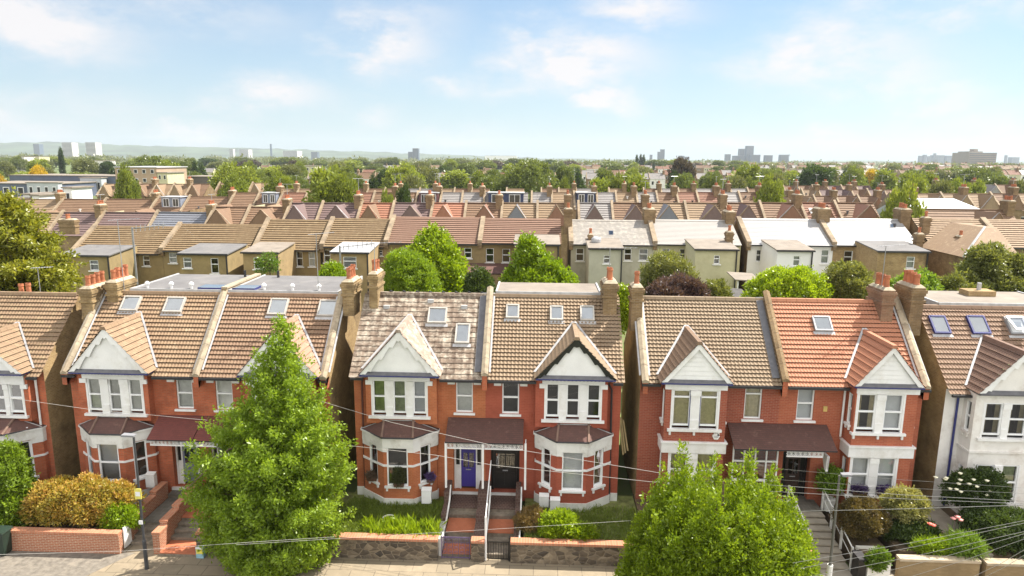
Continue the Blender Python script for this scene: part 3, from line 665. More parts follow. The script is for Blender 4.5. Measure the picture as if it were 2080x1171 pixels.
HC1,O,u,n=front_house('orange-red brick house with mottled stone-slate roof and purple front door',-8.1,-2.24,0.,'C',BRK['C1'],TL['C1'],(.45,3.95,8.68),WC,(4.55,5.3,4.78,6.3),['green','green','blind','none'],zb=.6,
  bayf=(.62,3.75,.4,4.35),porch=(4.2,5.86,27.6,4.55,3.88),door='C',flat=True,ribs=.33,course=.27,gtl=tile('stone_slate_gable',(.30,.23,.175),(.23,.165,.125),tw=.33,course=.27,var=.9,lichen=(.42,.36,.3),la=.52))
scroll_frieze(HC1,O,u,n,4.25,5.86,3.55,3.84,YW-27.7)
downpipe(HC1,[V(-7.66,28.72,6.4),V(-7.72,28.7,6.1),V(-7.72,28.7,.8)],plain('brown_downpipe',(.10,.035,.025),.5,.1))
chim(HC1,749,766,555,31.0,1.3,2,8.2)
skylight(HC1,(867,628,911,659),0.); skylight(HC1,(923,661,957,700),0.)
meter(HC1,-4.75,27.9,.95,.42,.62)
for px,py in ((785,628),(875,616),(943,628)):
    p=on_roof(px,py,0); b=MB(); b.fbox(p,EX,V(0,-1,0),-.14,.14,.0,.16,-.2,.02,LEADP); b.build('roof_vent',HC1)
hc=MB()
for i in range(9): # crested ridge
    x=-8.0+5.6*i/9; hc.prism([V(x+.3,YR,9.5),V(x+.36,YR,9.72),V(x+.5,YR,9.66),V(x+.56,YR,9.5)],V(0,.06,0),GUT)
hc.build('ridge_cresting',HC1)
curt_key='C2'
HC2,O,u,n=front_house('red painted brick house with tan pantile roof, black bargeboards and black front door',3.72,-2.24,0.,'C',BRK['C2'],TL['C2'],(.31,3.77,8.5),WC,(4.47,5.22,4.76,6.28),['none','none','none','white'],zb=.6,
  bayf=(.62,3.75,.4,4.35),porch=(4.25,5.96,27.6,4.55,3.88),door='C',board='black',ribs=.165,course=.2,amp=.03)
scroll_frieze(HC2,O,u,n,4.25,5.94,3.55,3.84,YW-27.7)
coping(HC2,-2.24,0.,up=.4,lead=LEAD); chim(HC2,1226,1254,574,30.9,1.2,2,8.3,bm=STOCKD)  # dark strip paints the parapet's shadow on the roof
for q in ((1026,622,1057,649),(1115,625,1146,653),(1176,625,1209,654)): skylight(HC2,q,0.)
downpipe(HC2,[V(3.1,28.6,6.4),V(3.3,28.72,6.0),V(3.36,28.72,.8)],GUT)
meter(HC2,.42,28.0,.88); meter(HC2,.9,27.75,.85)
for H,xx in ((HC1,(-3.87,-2.26)),(HC2,(-.42,))):
    for x in xx:
        b=MB(); b.box(x-.045,x+.045,27.62,27.71,1.75,3.86,WHITE); b.poly([V(x-.02,27.75,3.5),V(x+.02,27.75,3.5),V(x+.02,28.2,3.84),V(x-.02,28.2,3.84)],WHITE); b.build('porch_post',H)
curt_key='D1'
HD1,O,u,n=front_house('red brick house with beige pantile roof and plain boarded gable above twin cream curtains',4.55,10.6,0.,'D',BRK['D1'],TL['D1'],(.70,3.72,8.45),[(1.28,2.02,4.72,6.33),(2.42,3.18,4.72,6.33)],(4.54,5.28,4.78,6.28),['cream','cream'],zb=.7,
  bayf=(.95,3.55,.8,.7),porch=(3.86,6.05,27.5,4.6,3.93),board='plain',ribs=.165,course=.2,amp=.03,coping_out=True,gtl=tile('tile_brown_gable',(.22,.145,.095),(.17,.11,.075),course=.3))
coping(HD1,4.68,0.); coping(HD1,10.6,0.,up=.42,m=STOCKD,lead=LEAD)  # dark strip is lead tray plus painted parapet shadow
chim(HD1,1284,1306,582,30.6,.9,1,8.2,bm=STOCKD)
b=MB(); b.fbox(O,u,n,4.05,6.0,2.1,2.2,.42,.5,WHITE); b.fbox(O,u,n,4.05,6.0,3.0,3.07,.42,.5,WHITE); b.fbox(O,u,n,4.05,6.0,3.82,3.9,.42,.5,WHITE)
for k in range(5): a=4.05+1.9*k/4; b.fbox(O,u,n,a,a+.06,.85,3.82,.421,.499,WHITE)
b.fbox(O,u,n,4.05,6.0,.75,.85,.42,.5,WHITE)
pe=b.build('glazed_porch',HD1); b=MB(); b.poly([O+u*q+n*.45+V(0,0,z) for q,z in ((4.08,.86),(5.98,.86),(5.98,3.84),(4.08,3.84))],GLASSD); b.build('pane',pe)
al=MB(); al.prism([V(7.72+.16*math.cos(k*math.pi/3),27.99,4.3+.16*math.sin(k*math.pi/3)) for k in range(6)],V(0,-.08,0),WHITE); al.prism([V(7.63,27.909,4.25),V(7.81,27.909,4.25),V(7.81,27.909,4.34),V(7.63,27.909,4.34)],V(0,-.01,0),LEADP); al.build('alarm_box',HD1)
curt_key='D2'
HD2,O,u,n=front_house('bright red brick house with new orange tiled roof and one rooflight',16.65,10.6,0.,'D',BRK['D2'],TL['D2'],(.52,3.4,8.45),[(1.22,1.98,4.74,6.32),(2.33,3.08,4.74,6.32)],(4.57,5.3,4.78,6.3),['blind','tan','blind'],zb=.7,
  bayf=(.65,3.22,.8,.7),porch=(3.95,6.05,27.5,4.6,3.93),board='plain',door='D',coping_out=True,course=.235,ribs=.14)
scroll_frieze(HD2,O,u,n,4.5,6.02,3.6,3.88,YW-27.6)
coping(HD2,16.5,0.); chim(HD2,1793,1817,588,30.8,1.4,3,8.3,bm=brick('chimney_red_brown',(.30,.17,.10),(.23,.12,.075),(.3,.22,.15),stain=(.12,.09,.06)))
skylight(HD2,(1648,646,1690,675),0.,STEEL)
b=MB(); b.box(12.48,12.64,28.74,28.797,5.22,5.45,plain('yellow_alarm_box',(.60,.42,.14),.5)); b.build('alarm_box',HD2)
b=MB(); b.poly([V(12.42,27.62,3.58),V(12.42,27.62,3.0),V(12.42,28.0,3.2),V(12.42,28.6,3.58)],WHITE); b.prism([V(12.38,27.7,3.6),V(12.38,27.75,2.9),V(12.38,27.9,2.95),V(12.38,28.3,3.6)],V(.1,0,0),WHITE); b.build('porch_bracket',HD2)
downpipe(HD2,[V(13.3,28.7,6.4),V(13.3,28.72,4.1)],WHITE)
curt_key='A'
HA,O,u,n=front_house('red brick end house with white downpipe beside the alley, cut off by the picture edge',-22.25,-28.1,-.3,'C',BRK['A'],TL['A'],(.35,4.0,8.35),[(.8,1.42,4.75,6.1),(1.62,2.24,4.75,6.1),(2.5,3.1,4.75,6.1)],(4.6,5.3,4.8,6.2),['none','none','none','blind'],zb=.3,bayf=(.5,3.75,.4,4.35),porch=(4.2,5.85,27.6,4.5,3.8),door='C')
downpipe(HA,[V(-22.6,28.7,6.15),V(-22.62,28.72,.4)],WHITE,.05); downpipe(HA,[V(-22.95,28.3,3.8),V(-22.98,28.5,.5)],WHITE,.04)
chim(HA,163,186,585,30.6,1.6,4,8.0); chim(HA,26,62,603,31.8,.7,2,8.6,along='x')
curt_key='E'
HE,O,u,n=front_house('white rendered house with brown ribbed tiles and three rooflights at the picture edge',17.6,23.6,-.2,'E',RENDER_W,TL['E'],(.72,4.05,8.5),[(1.21,1.93,4.82,6.24),(2.23,2.95,4.82,6.24)],(4.6,5.3,4.8,6.3),['tan','tan','green'],zb=.6,bayf=(.79,3.75,.8,.7),board='ornate',ribs=.14,course=.25,amp=.025,gtl=tile('tile_dark_brown_gable',(.20,.125,.09),(.15,.09,.07),course=.3),group='rendered houses along the near street')
for q in ((1887,645,1926,680),(1964,645,2006,681)): skylight(HE,q,-.2,NAVY)
skylight(HE,(2040,647,2084,682),-.2,STEEL,open_=True)
downpipe(HE,[V(18.15,28.6,6.3),V(18.1,28.72,6.1),V(18.1,28.72,1.0)],NAVY,.05)
chim(HE,1852,1878,583,30.7,1.4,4,8.2,bm=STOCKD,potr=.13)
# rear flat-roofed dormers over the ridge
def rear_dormer(H,x0,x1,dz,d,fm=FELT,vents=(),lab='flat_roof_dormer',h=.02,sky=()):
    b=MB(); z=ZRD+dz+h+.12; b.box(x0,x1,YR+.1,YR+d,z-2.6,z,BRK['B'] if 'B' in BRK else STOCKD,skip='Z')
    b.box(x0-.08,x1+.08,YR+.06,YR+d+.15,z,z+.05,fm); b.box(x0-.08,x1+.08,YR+.02,YR+.08,z-.25,z+.11,LEADP)
    for xx in (x0-.1,x1+.02): b.box(xx,xx+.08,YR+.12,YR+d+.15,z-.15,z+.1,LEADP)
    o=b.build(lab,H)
    for vx,vy in vents:
        v=MB(); v.lathe((vx,vy,z+.05),[(.06,0),(.06,.16),(.11,.17),(.12,.24),(.05,.32)],WHITE,10); v.build('vent_cowl',o)
    for a,c_ in sky:
        f=MB(); f.box(a-.55,a+.55,c_-.4,c_+.4,z+.05,z+.16,NAVY,skip='Z'); s=f.build('rooflight',o); g=MB(); g.poly([V(a-.55,c_-.4,z+.165),V(a+.55,c_-.4,z+.165),V(a+.55,c_+.4,z+.165),V(a-.55,c_+.4,z+.165)],SKYGL); g.poly([V(a-.5,c_-.36,z+.12),V(a+.5,c_-.36,z+.12),V(a+.5,c_+.36,z+.12),V(a-.5,c_+.36,z+.12)],CURT['blind']); g.build('pane',s)
    return o
rear_dormer(HB1,-19.6,-15.2,-.15,4.4,vents=[(-19.1,32.2),(-17.9,32.2),(-16.9,32.2)],sky=[(-15.9,32.3)])
rear_dormer(HB2,-14.8,-9.6,-.15,4.4,vents=[(-13.3,32.2),(-11.9,32.2),(-10.6,32.2)],sky=[(-14.2,32.3)])
for H,x in ((HB1,-15.7),(HB2,-13.9)):
    b=MB(); b.tube([V(x,35.6,9.4),V(x,35.6,9.9)],.07,GUT,8); b.build('flue_pipe',H)
rear_dormer(HC2,-1.9,2.9,0.,2.6,FELTP,h=.02); rear_dormer(HE,18.6,24.2,-.2,3.2,FELTP)
b=MB(); b.box(21.0,22.3,33.6,34.4,9.3,9.75,STOCK); b.lathe((21.7,34.,9.75),[(.1,0),(.1,.35)],LEADP,8); b.build('roof_upstand',HE)
# aerials
def aerial(H,base,h,L,ang,name='tv_aerial'):
    b=MB(); base=V(*base); top=base+V(0,0,h); d=V(math.cos(ang),math.sin(ang),.05); s=V(-math.sin(ang),math.cos(ang),0)
    b.tube([base,top],.018,STEEL,5); b.tube([top-d*L*.3,top+d*L*.7],.01,STEEL,4)
    for k in range(8): q=top+d*(L*(-.25+.9*k/7)); b.tube([q-s*.16,q+s*.16],.009,STEEL,4)
    return b.build(name,H)
aerial(HA,(-24.3,31.9,9.0),1.5,1.0,.1); aerial(HB1,(-19.9,31.6,9.3),3.6,1.4,.2); aerial(HB2,(-10.3,31.2,9.8),2.6,1.2,.5)
aerial(HC1,(-7.6,31.2,9.8),2.2,1.8,.1); aerial(HC2,(3.3,31.5,9.7),2.2,1.8,-.3); aerial(HD2,(15.6,31.2,9.6),2.6,1.3,.15)
# ------------------------------------------------------------------ ground, street, gardens
def sheet(name,pts,m,kind='structure'):
    b=MB(); b.poly(pts,m); o=b.build(name); o['kind']=kind; return o
GRASSG=plain('far_ground_green',(.10,.135,.04),.95,.3,.02,dirt=(.17,.13,.085))
PROF=[(-300,-.15),(25,-.15),(28.7,-.15),(28.9,.35),(34,.8),(45,1.3),(58,1.7),(75,1.9),(140,2.0),(5200,2.0)]
b=MB()
for (ya,za),(yb,zb_) in zip(PROF,PROF[1:]): b.poly([V(-5000,ya,za),V(5000,ya,za),V(5000,yb,zb_),V(-5000,yb,zb_)],GRASSG)
struct(b.build('ground'))
PAVE=brick('paving_slabs',(.265,.215,.15),(.225,.185,.13),(.13,.105,.075),bw=.95,rh=.65,ms=.016,stain=(.34,.27,.19),blotch=.12,bump=.15)
b=MB(); b.box(-60,60,22.3,25.3,-.12,0.,PAVE); struct(b.build('pavement'))
b=MB(); b.box(-60,60,22.0,22.295,-.14,.0,plain('granite_kerb',(.36,.33,.29),.8,.1)); struct(b.build('kerb'))
b=MB(); b.poly([V(-80,8,-.115),V(80,8,-.115),V(80,22,-.115),V(-80,22,-.115)],plain('asphalt',(.07,.068,.065),.9,.2,6,bump=.4)); struct(b.build('road'))
TARM=plain('patched_tarmac',(.16,.14,.115),.9,.2,5,bump=.5,dirt=(.25,.215,.17))
b=MB(); b.poly([V(-40,22.4,.006),V(-17.6,22.4,.006),V(-16.2,24.75,.006),V(-40,24.75,.006)],TARM); struct(b.build('driveway_crossing'))
SOIL=plain('garden_soil',(.12,.085,.05),.95,.3,2,bump=.5); LAWN=plain('lawn_turf',(.16,.175,.055),.95,.3,3,bump=.5,dirt=(.13,.11,.05))
CONC=plain('garden_concrete',(.33,.29,.23),.9,.12,2,bump=.2,dirt=(.22,.19,.14))
b=MB()
for x0,x1,z,y0,m in ((-40,-16.9,.42,25.2,SOIL),(-13.3,-8.3,.55,25.2,LAWN),(-8.28,-3.98,.72,25.2,LAWN),(-.42,4.5,.74,25.2,LAWN),(4.52,11.0,.85,25.2,SOIL),(12.75,14.0,.8,25.0,SOIL),(14.3,16.8,.95,25.0,SOIL),(16.8,17.9,.9,25.0,CONC),(17.92,40,.88,25.0,SOIL)):
    b.box(x0,x1,y0,29.3,-.1,z,m)
struct(b.build('front_gardens'))
def rubble(name):
    t=NT(name); mp=t.add('ShaderNodeMapping'); t.l.new(t.pos(),mp.inputs[0]); mp.inputs['Scale'].default_value=(3.2,3.2,5.2)
    v=t.add('ShaderNodeTexVoronoi',feature='DISTANCE_TO_EDGE'); t.set(v,'Scale',1.); v2=t.add('ShaderNodeTexVoronoi'); t.set(v2,'Scale',1.)
    for q in (v,v2): t.l.new(mp.outputs[0],q.inputs['Vector'])
    sc=t.add('ShaderNodeSeparateColor'); t.l.new(v2.outputs['Color'],sc.inputs[0])
    col=t.ramp(sc.outputs[0],(0,(.05,.04,.03)),(.5,(.12,.09,.06)),(1,(.24,.19,.13)))
    col=t.mix(t.ramp(v.outputs[0],(.02,(1,1,1)),(.07,(0,0,0))),col,(.22,.175,.12)); n=t.noise(t.pos(),2.,7,.75)
    col=t.mix(t.ramp(n,(.45,(0,0,0)),(.62,(.8,.8,.8))),col,(.07,.055,.04))
    t.set(t.b,'Base Color',col); t.set(t.b,'Roughness',.95); t.bump(v.outputs[0],.9,.08); return t.m
RUB=rubble('rubble_stone')
REDW=brick('garden_wall_red_brick',(.40,.155,.085),(.32,.115,.065),(.46,.34,.24),blotch=.1)
REDC=brick('red_coping_brick',(.48,.21,.12),(.40,.16,.09),(.38,.25,.17),bw=.11,rh=.4,blotch=.12)
TANW=brick('tan_rendered_wall',(.29,.21,.115),(.24,.17,.09),(.26,.19,.1),blotch=.25,stain=(.24,.17,.09))
GW='low garden walls along the pavement'
def gwall(label,x0,x1,y0,y1,z0,z1,m,cm=None,ch=.1,ov=.04):
    t=thing('garden_wall',label,'wall',((x0+x1)/2,(y0+y1)/2,z0),GW); b=MB(); b.box(x0,x1,y0,y1,z0,z1-ch,m,skip='Z'); b.build('masonry',t)
    if cm: b=MB(); b.box(x0-ov*.2,x1+ov*.2,y0-ov,y1+ov,z1-ch,z1,cm); b.build('coping',t)
    return t
gwall('red brick garden wall in front of the orange photinia hedge',-21.3,-16.75,24.62,24.86,-.02,.92,REDW,REDC)
gwall('dark rubble wall under the hornbeam and in front of the weedy lawn',-13.7,-3.85,24.85,25.15,-.02,.93,RUB,REDC)
gwall('short rubble pier between the purple scrolled gate and the white pole',-2.5,-1.98,24.85,25.15,-.02,.93,RUB,REDC)
gwall('rubble wall with red coping in front of the leafy green bush',-.92,10.9,24.85,25.15,-.02,.93,RUB,REDC)
gwall('tan retaining wall below the poppy bed',14.0,17.0,24.35,24.6,-.02,1.02,TANW,plain('pale_coping',(.42,.34,.24),.8,.1))
gwall('tan retaining wall with broken render below the white flowering bush',17.2,30,24.3,24.6,-.02,.98,TANW,STONE)
gwall('white rendered planter wall with trailing green plant',12.75,13.6,24.2,25.3,-.02,1.05,plain('white_planter',(.72,.69,.64),.7,.04))
t=thing('garden_wall','sloping red brick wall between the two tiled paths',('wall'),(-15.25,26.5,0),GW); b=MB()
for y0,y1,z in ((24.7,25.3,.95),(25.305,26.3,1.15),(26.305,27.4,1.3),(27.405,28.4,1.45)): b.box(-15.4,-15.12,y0,y1,-.02,z-.09,REDW,skip='Z'); b.box(-15.43,-15.09,y0,y1,z-.09,z,REDC)
b.build('masonry',t)
t=thing('garden_wall','sloping red brick wall beside the white side gate',('wall'),(-16.9,26.5,0),GW); b=MB()
for y0,y1,z in ((25.4,26.3,1.0),(26.305,27.4,1.15),(27.405,28.4,1.3)): b.box(-17.0,-16.75,y0,y1,-.02,z-.09,REDW,skip='Z'); b.box(-17.03,-16.72,y0,y1,z-.09,z,REDC)
b.build('masonry',t)
# steps
GREYT=brick('grey_quarry_tiles',(.17,.155,.13),(.13,.12,.10),(.22,.2,.17),bw=.3,rh=.3,ms=.01,bump=.1,blotch=.2)
TERR=brick('terracotta_tiles',(.46,.155,.08),(.40,.13,.065),(.36,.15,.09),bw=.15,rh=.15,ms=.006,bump=.1,blotch=.12)
DARKT=brick('dark_tile_path',(.13,.075,.06),(.10,.06,.05),(.2,.16,.13),bw=.15,rh=.15,ms=.008,bump=.1)
STEPM=plain('worn_step_stone',(.20,.165,.125),.85,.2,5,bump=.3,dirt=(.1,.085,.06))
def steps(label,x0,x1,lv,group='front steps up to the doors'):
    """levels: (y0,y1,ztop,tread material)"""
    t=thing('front_steps',label,'steps',((x0+x1)/2,lv[0][0],0),group)
    for y0,y1,z,m in lv:
        b=MB(); b.box(x0,x1,y0,y1,-.1,z-.05,STEPM,skip='Z'); b.box(x0,x1,y0-.03 if y1-y0<.5 else y0-.02,y1-.001,z-.05,z,m); b.build('step' if y1-y0<.6 else 'landing',t)
    return t
steps('grey tiled path and steps up to the blue-grey door beside the photinia hedge',-16.72,-15.43,[(25.3,25.6,.14,STEPM),(25.6,25.9,.28,STEPM),(25.9,26.2,.42,STEPM),(26.2,28.3,.56,GREYT),(28.3,29.2,.72,GREYT)])
steps('dark steps with a terracotta landing beside the sloping brick wall',-15.1,-13.35,[(24.6,25.5,.16,TERR),(25.5,25.8,.3,STEPM),(25.8,26.1,.44,STEPM),(26.1,26.4,.56,STEPM),(26.4,29.2,.72,TERR)])
steps('tiled steps leading to the purple front door',-3.7,-2.5,[(25.2,25.9,.16,TERR),(25.9,26.2,.33,STEPM),(26.2,27.25,.55,TERR),(27.25,27.55,.72,STEPM),(27.55,29.2,.9,DARKT)])
t=steps('tiled steps leading to the black front door',-1.95,-.85,[(25.2,25.9,.16,STEPM),(25.9,26.2,.33,STEPM),(26.2,27.25,.55,TERR),(27.25,27.55,.72,STEPM),(27.55,29.2,.9,DARKT)])
steps('long grey flight of steps with white railings to the dark brown door',11.15,12.45,[(24.3,25.0,.06,CONC)]+[(25.0+.36*k,25.36+.36*k,.16+.115*k,CONC) for k in range(8)]+[(27.88,29.25,1.06,GREYT)])
steps('narrow concrete garden steps beside the white planter',13.62,14.0,[(24.4+.45*k,24.85+.45*k,.12+.13*k,CONC) for k in range(6)])
for lab,x0 in (('white edged cheek wall beside the purple gate',-3.96),('shared cheek wall between the purple and black door steps',-2.48),('cheek wall on the brown bush side of the black door steps',-.83)):
    t=thing('stair_cheek_wall',lab,'wall',(x0+.1,26,0),'cheek walls of the front steps'); w=.22 if x0!=-2.48 else .5
    b=MB(); b.box(x0,x0+w,25.2,26.6,-.1,.75,WHITED if x0<-3 else DARKT); b.box(x0,x0+w,26.605,27.6,-.1,1.05,DARKT); b.box(x0,x0+w,27.605,28.78,-.1,1.55,DARKT); b.build('masonry',t)
    b=MB(); b.prism([V(x0+w+.0,25.2,.75),V(x0+w,26.6,.8),V(x0+w,27.6,1.1),V(x0+w,28.0,1.6),V(x0+w,28.0,1.7),V(x0+w,27.5,1.2),V(x0+w,26.5,.9),V(x0+w,25.2,.85)],V(.06,0,0),WHITED); b.build('white_edging',t)
b=MB(); b.tube([V(-1.93,25.0,0),V(-1.93,25.0,1.9)],.04,WHITE,8); b.tube([V(-1.93,25.0,1.9),V(-1.93,28.0,2.9)],.025,WHITE,6); tag(b.build('handrail_pole'),'slim white pole rising beside the black door gate','handrail')
def rail(label,x,pts,gap=.9):
    t=thing('handrail',label,'handrail',(x,pts[0][0],pts[0][1]),'white stair railings'); b=MB(); b.tube([V(x,y,z+.9) for y,z in pts],.03,WHITED,6); b.tube([V(x,y,z+.5) for y,z in pts],.018,WHITED,5); b.build('rail',t)
    for k in range(4):
        f=k/3; y=pts[0][0]+(pts[-1][0]-pts[0][0])*f; z=pts[0][1]+(pts[-1][1]-pts[0][1])*f; b=MB(); b.box(x-.04,x+.04,y-.04,y+.04,z-.05,z+.95,WHITED); b.build('post',t)
rail('white railing on the shrub side of the long grey steps',12.5,[(25.0,.1),(28.0,1.05)]); rail('white railing on the porch side of the long grey steps',11.1,[(25.6,.25),(28.2,1.05)])
# gates
def gate(label,x0,x1,m,scroll,h=1.0):
    t=thing('garden_gate',label,'gate',((x0+x1)/2,25,0),'iron garden gates'); b=MB(); y=25.
    for x in (x0,x1-.03): b.box(x,x+.03,y-.015,y+.015,.02,h,m)
    b.box(x0+.03,x1-.03,y-.012,y+.012,.06,.1,m); b.box(x0+.03,x1-.03,y-.012,y+.012,h-.06,h-.02,m)
    k=8 if not scroll else 5
    for i in range(1,k): x=x0+(x1-x0)*i/k; b.box(x-.01,x+.01,y-.01,y+.01,.1,h-.06,m)
    b.build('frame',t)
    if scroll:
        b=MB()
        for i in range(5):
            for zc in (.3,.5,.7,.88):
                x=x0+(x1-x0)*(i+.5)/5; b.tube([V(x+.075*math.cos(q)*(1-q/9),y,zc+.075*math.sin(q)*(1-q/9)) for q in np.linspace(0,7,12)],.011,m,4,False)
        b.build('scrollwork',t)
gate('purple wrought iron gate with scrollwork before the purple door',-3.72,-2.56,plain('purple_iron',(.10,.07,.14),.5,.1),True)
gate('plain black barred gate before the black door',-1.82,-1.0,BLACKP,False,.85)
b=MB(); b.box(-1.0,-.93,24.95,25.1,0,1.05,BLACKP); tag(b.build('gate_post'),'black post between the black barred gate and the rubble wall','gate post')
b=MB()
for k in range(7): b.box(-16.74,-16.70,24.9+.07*k,24.96+.07*k,.1,1.0-.02*k,WHITE)
tag(b.build('side_gate'),'white slatted side gate at the end of the red brick wall','gate')
# lamp posts
def lamp(label,x,y,z,lean,m,low=None,face=-1):
    t=thing('street_lamp',label,'street lamp',(x,y,0),'street lamps on the pavement'); b=MB(); b.tube([V(x,y,0),V(x,y,1.2),V(x,y,1.25),V(x,y,z)],[.075,.075,.05,.04],m,10); b.build('pole',t)
    b=MB(); b.prism([V(x+.06,y-.1,z),V(x+face*.42,y-.12,z+.02),V(x+face*.42,y+.12,z+.02),V(x+.06,y+.1,z)],V(0,0,.07),plain('lamp_head_grey',(.22,.22,.23),.4,.05)); b.build('lamp_head',t); 
    b=MB(); b.box(x+face*.38,x+face*.1,y-.08,y+.08,z-.012,z-.002,WHITE); b.build('lamp_lens',t)
    if low: b=MB(); b.tube([V(x,y,0),V(x,y,1.2)],[.1,.1],low,10); b.build('base_sleeve',t)
    return t
t=lamp('black street lamp with a yellow notice before the photinia hedge',-15.12,23.7,5.5,0,plain('lamp_charcoal',(.055,.055,.058),.45,.1))
b=MB(); b.box(-15.25,-14.99,23.6,23.63,3.0,3.42,plain('yellow_notice',(.62,.55,.12),.5,.1)); b.box(-15.21,-15.03,23.593,23.599,3.12,3.3,WHITE); b.build('notice',t)
b=MB(); b.box(-15.2,-15.05,23.6,23.62,1.95,2.1,WHITE); b.build('number_plate',t)
lamp('slim grey street lamp standing before the long grey steps',11.0,23.5,4.75,0,plain('lamp_olive_grey',(.12,.115,.10),.5,.1),WHITED,face=1)
# bins and bits
BIN=plain('dark_green_bin',(.02,.035,.025),.45,.1)
t=thing('wheelie_bin','dark green wheelie bin at the end of the red brick wall','bin',(-21.5,24.4,0)); b=MB()
b.prism([V(-21.7,24.2,.05),V(-21.25,24.2,.05),V(-21.18,24.14,1.0),V(-21.77,24.14,1.0)],V(0,.5,0),BIN); b.build('body',t); b=MB(); b.prism([V(-21.8,24.1,1.0),V(-21.15,24.1,1.0),V(-21.18,24.12,1.08),V(-21.77,24.12,1.08)],V(0,.58,0),BIN); b.build('lid',t)
for x in (-21.66,-21.3): b=MB(); b.tube([V(x-.03,24.68,.1),V(x+.03,24.68,.1)],.1,GUT,10); b.build('wheel',t)
t=thing('wheelie_bin','tall black slatted bin store beside the white planter','bin',(12.4,24.5,0)); b=MB(); b.box(12.42,12.72,24.25,24.8,.02,.95,BLACKP); b.build('body',t); b=MB(); b.box(12.4,12.74,24.2,24.84,.95,1.02,GUT); b.build('lid',t)
b=MB(); b.box(-13.55,-13.25,24.5,24.75,.005,.42,plain('blue_box_print',(.25,.42,.5),.6,.2)); b.box(-13.53,-13.27,24.493,24.499,.2,.4,plain('yellow_print',(.7,.6,.1),.6)); b.box(-13.55,-13.25,24.49,24.5,.42,.5,WHITE); tag(b.build('carton'),'small blue and yellow carton on the pavement against the rubble wall','carton')
b=MB(); b.prism([V(-9.95,24.0,0),V(-9.55,24.05,0),V(-9.5,24.05,.3),V(-9.9,24.0,.33)],V(0,.3,0),STONE); tag(b.build('stone_block'),'pale stone block on the pavement at the hornbeam trunk','stone')
b=MB(); b.tube([V(-6.1+.28*math.cos(q),26.3+.16*math.sin(q),.95+.08*math.sin(q)) for q in np.linspace(0,5.5,16)],.035,WHITED,6); tag(b.build('hose_loop'),'loop of white hose lying in the weedy lawn','hose')
b=MB()
for k,(dx,tl_) in enumerate(((0,.1),(.09,.2),(.2,.28))): b.prism([V(4.0+dx,29.6,2.6+k*.1),V(4.07+dx,29.6,2.6+k*.1),V(3.85+dx,29.9,4.4-k*.12),V(3.78+dx,29.9,4.4-k*.12)],V(0,.05,0),plain('raw_timber',(.55,.42,.22),.8,.1))
tag(b.build('timber_planks'),'pale timber planks leaning in the dark alley beside the red painted house','timber')
# planters on sills and pots
FL=leaf('leaf_planter',(.05,.07,.03),(.09,.10,.04),(.14,.12,.05)); VIO=leaf('leaf_violet',(.07,.05,.13),(.14,.09,.28),(.10,.09,.14))
def planter(label,c,w,h,m,n_=60,L=.09):
    t=thing('window_planter',label,'planter',tuple(c),'planters on the bay sills'); b=MB(); c=V(*c); b.prism([c+V(-w/2,-.09,0),c+V(w/2,-.09,0),c+V(w/2+.03,-.11,.16),c+V(-w/2-.03,-.11,.16)],V(0,.2,0),plain('brown_planter',(.11,.06,.04),.8,.15)); b.build('trough',t)
    p,d=blob_points([(c[0],c[1],c[2]+.18+h*.4,w*.55,.16,h*.6)],n_,.2); leaf_object('foliage',p,d,L,L*.5,m,t,6)
planter('brown flower trough on the side sill nearest the alley',(-7.25,28.15,1.73),.4,.22,plain('dead_heather',(.12,.08,.05),.9,.3,20),120)
planter('leafy basket on the middle sill of the purple-door bay',(-5.95,27.68,1.72),.42,.7,FL,260)
planter('small purple-leaved planter on the side sill nearest the porch',(-4.62,28.15,1.73),.3,.2,VIO,80)
planter('violet window box below the net curtain of the orange-roofed house',(14.0,27.92,1.79),.55,.2,VIO,110); planter('violet window box beside the bay corner of the orange-roofed house',(15.05,27.92,1.79),.55,.2,VIO,110)
# ------------------------------------------------------------------ trees and shrubs
BARK=plain('bark_brown',(.12,.085,.055),.9,.25,6,bump=.5)
L_HORN=leaf('leaf_hornbeam',(0.100,0.167,0.014),(0.210,0.311,0.022),(0.360,0.473,0.048),trans=.55)
L_LIME=leaf('leaf_lime_green',(0.153,0.241,0.011),(0.289,0.397,0.015),(0.415,0.503,0.039),trans=.55)
L_YEL=leaf('leaf_acid_lime',(0.158,0.250,0.008),(0.238,0.350,0.012),(0.317,0.420,0.030),trans=.5)
L_MID=leaf('leaf_mid_green',(0.093,0.165,0.018),(0.162,0.260,0.026),(0.246,0.350,0.045),trans=.5)
L_OLIVE=leaf('leaf_olive',(.11,.135,.03),(.18,.20,.05),(.28,.28,.08))
L_DARK=leaf('leaf_dark_green',(.03,.055,.014),(.055,.09,.02),(.10,.14,.035))
L_CON=leaf('leaf_conifer',(.11,.14,.018),(.25,.26,.025),(.50,.44,.04),trans=.45)
L_PUR=leaf('leaf_purple',(.075,.04,.042),(.14,.085,.085),(.22,.15,.14))
L_PHO=leaf('leaf_photinia',(0.169,0.210,0.025),(0.381,0.326,0.050),(0.614,0.389,0.090),(0.677,0.294,0.120))
L_BRO=leaf('leaf_brown_heath',(.10,.085,.03),(.18,.135,.045),(.32,.19,.07))
L_VAR=leaf('leaf_variegated',(.10,.13,.03),(.38,.36,.12),(.55,.50,.24))
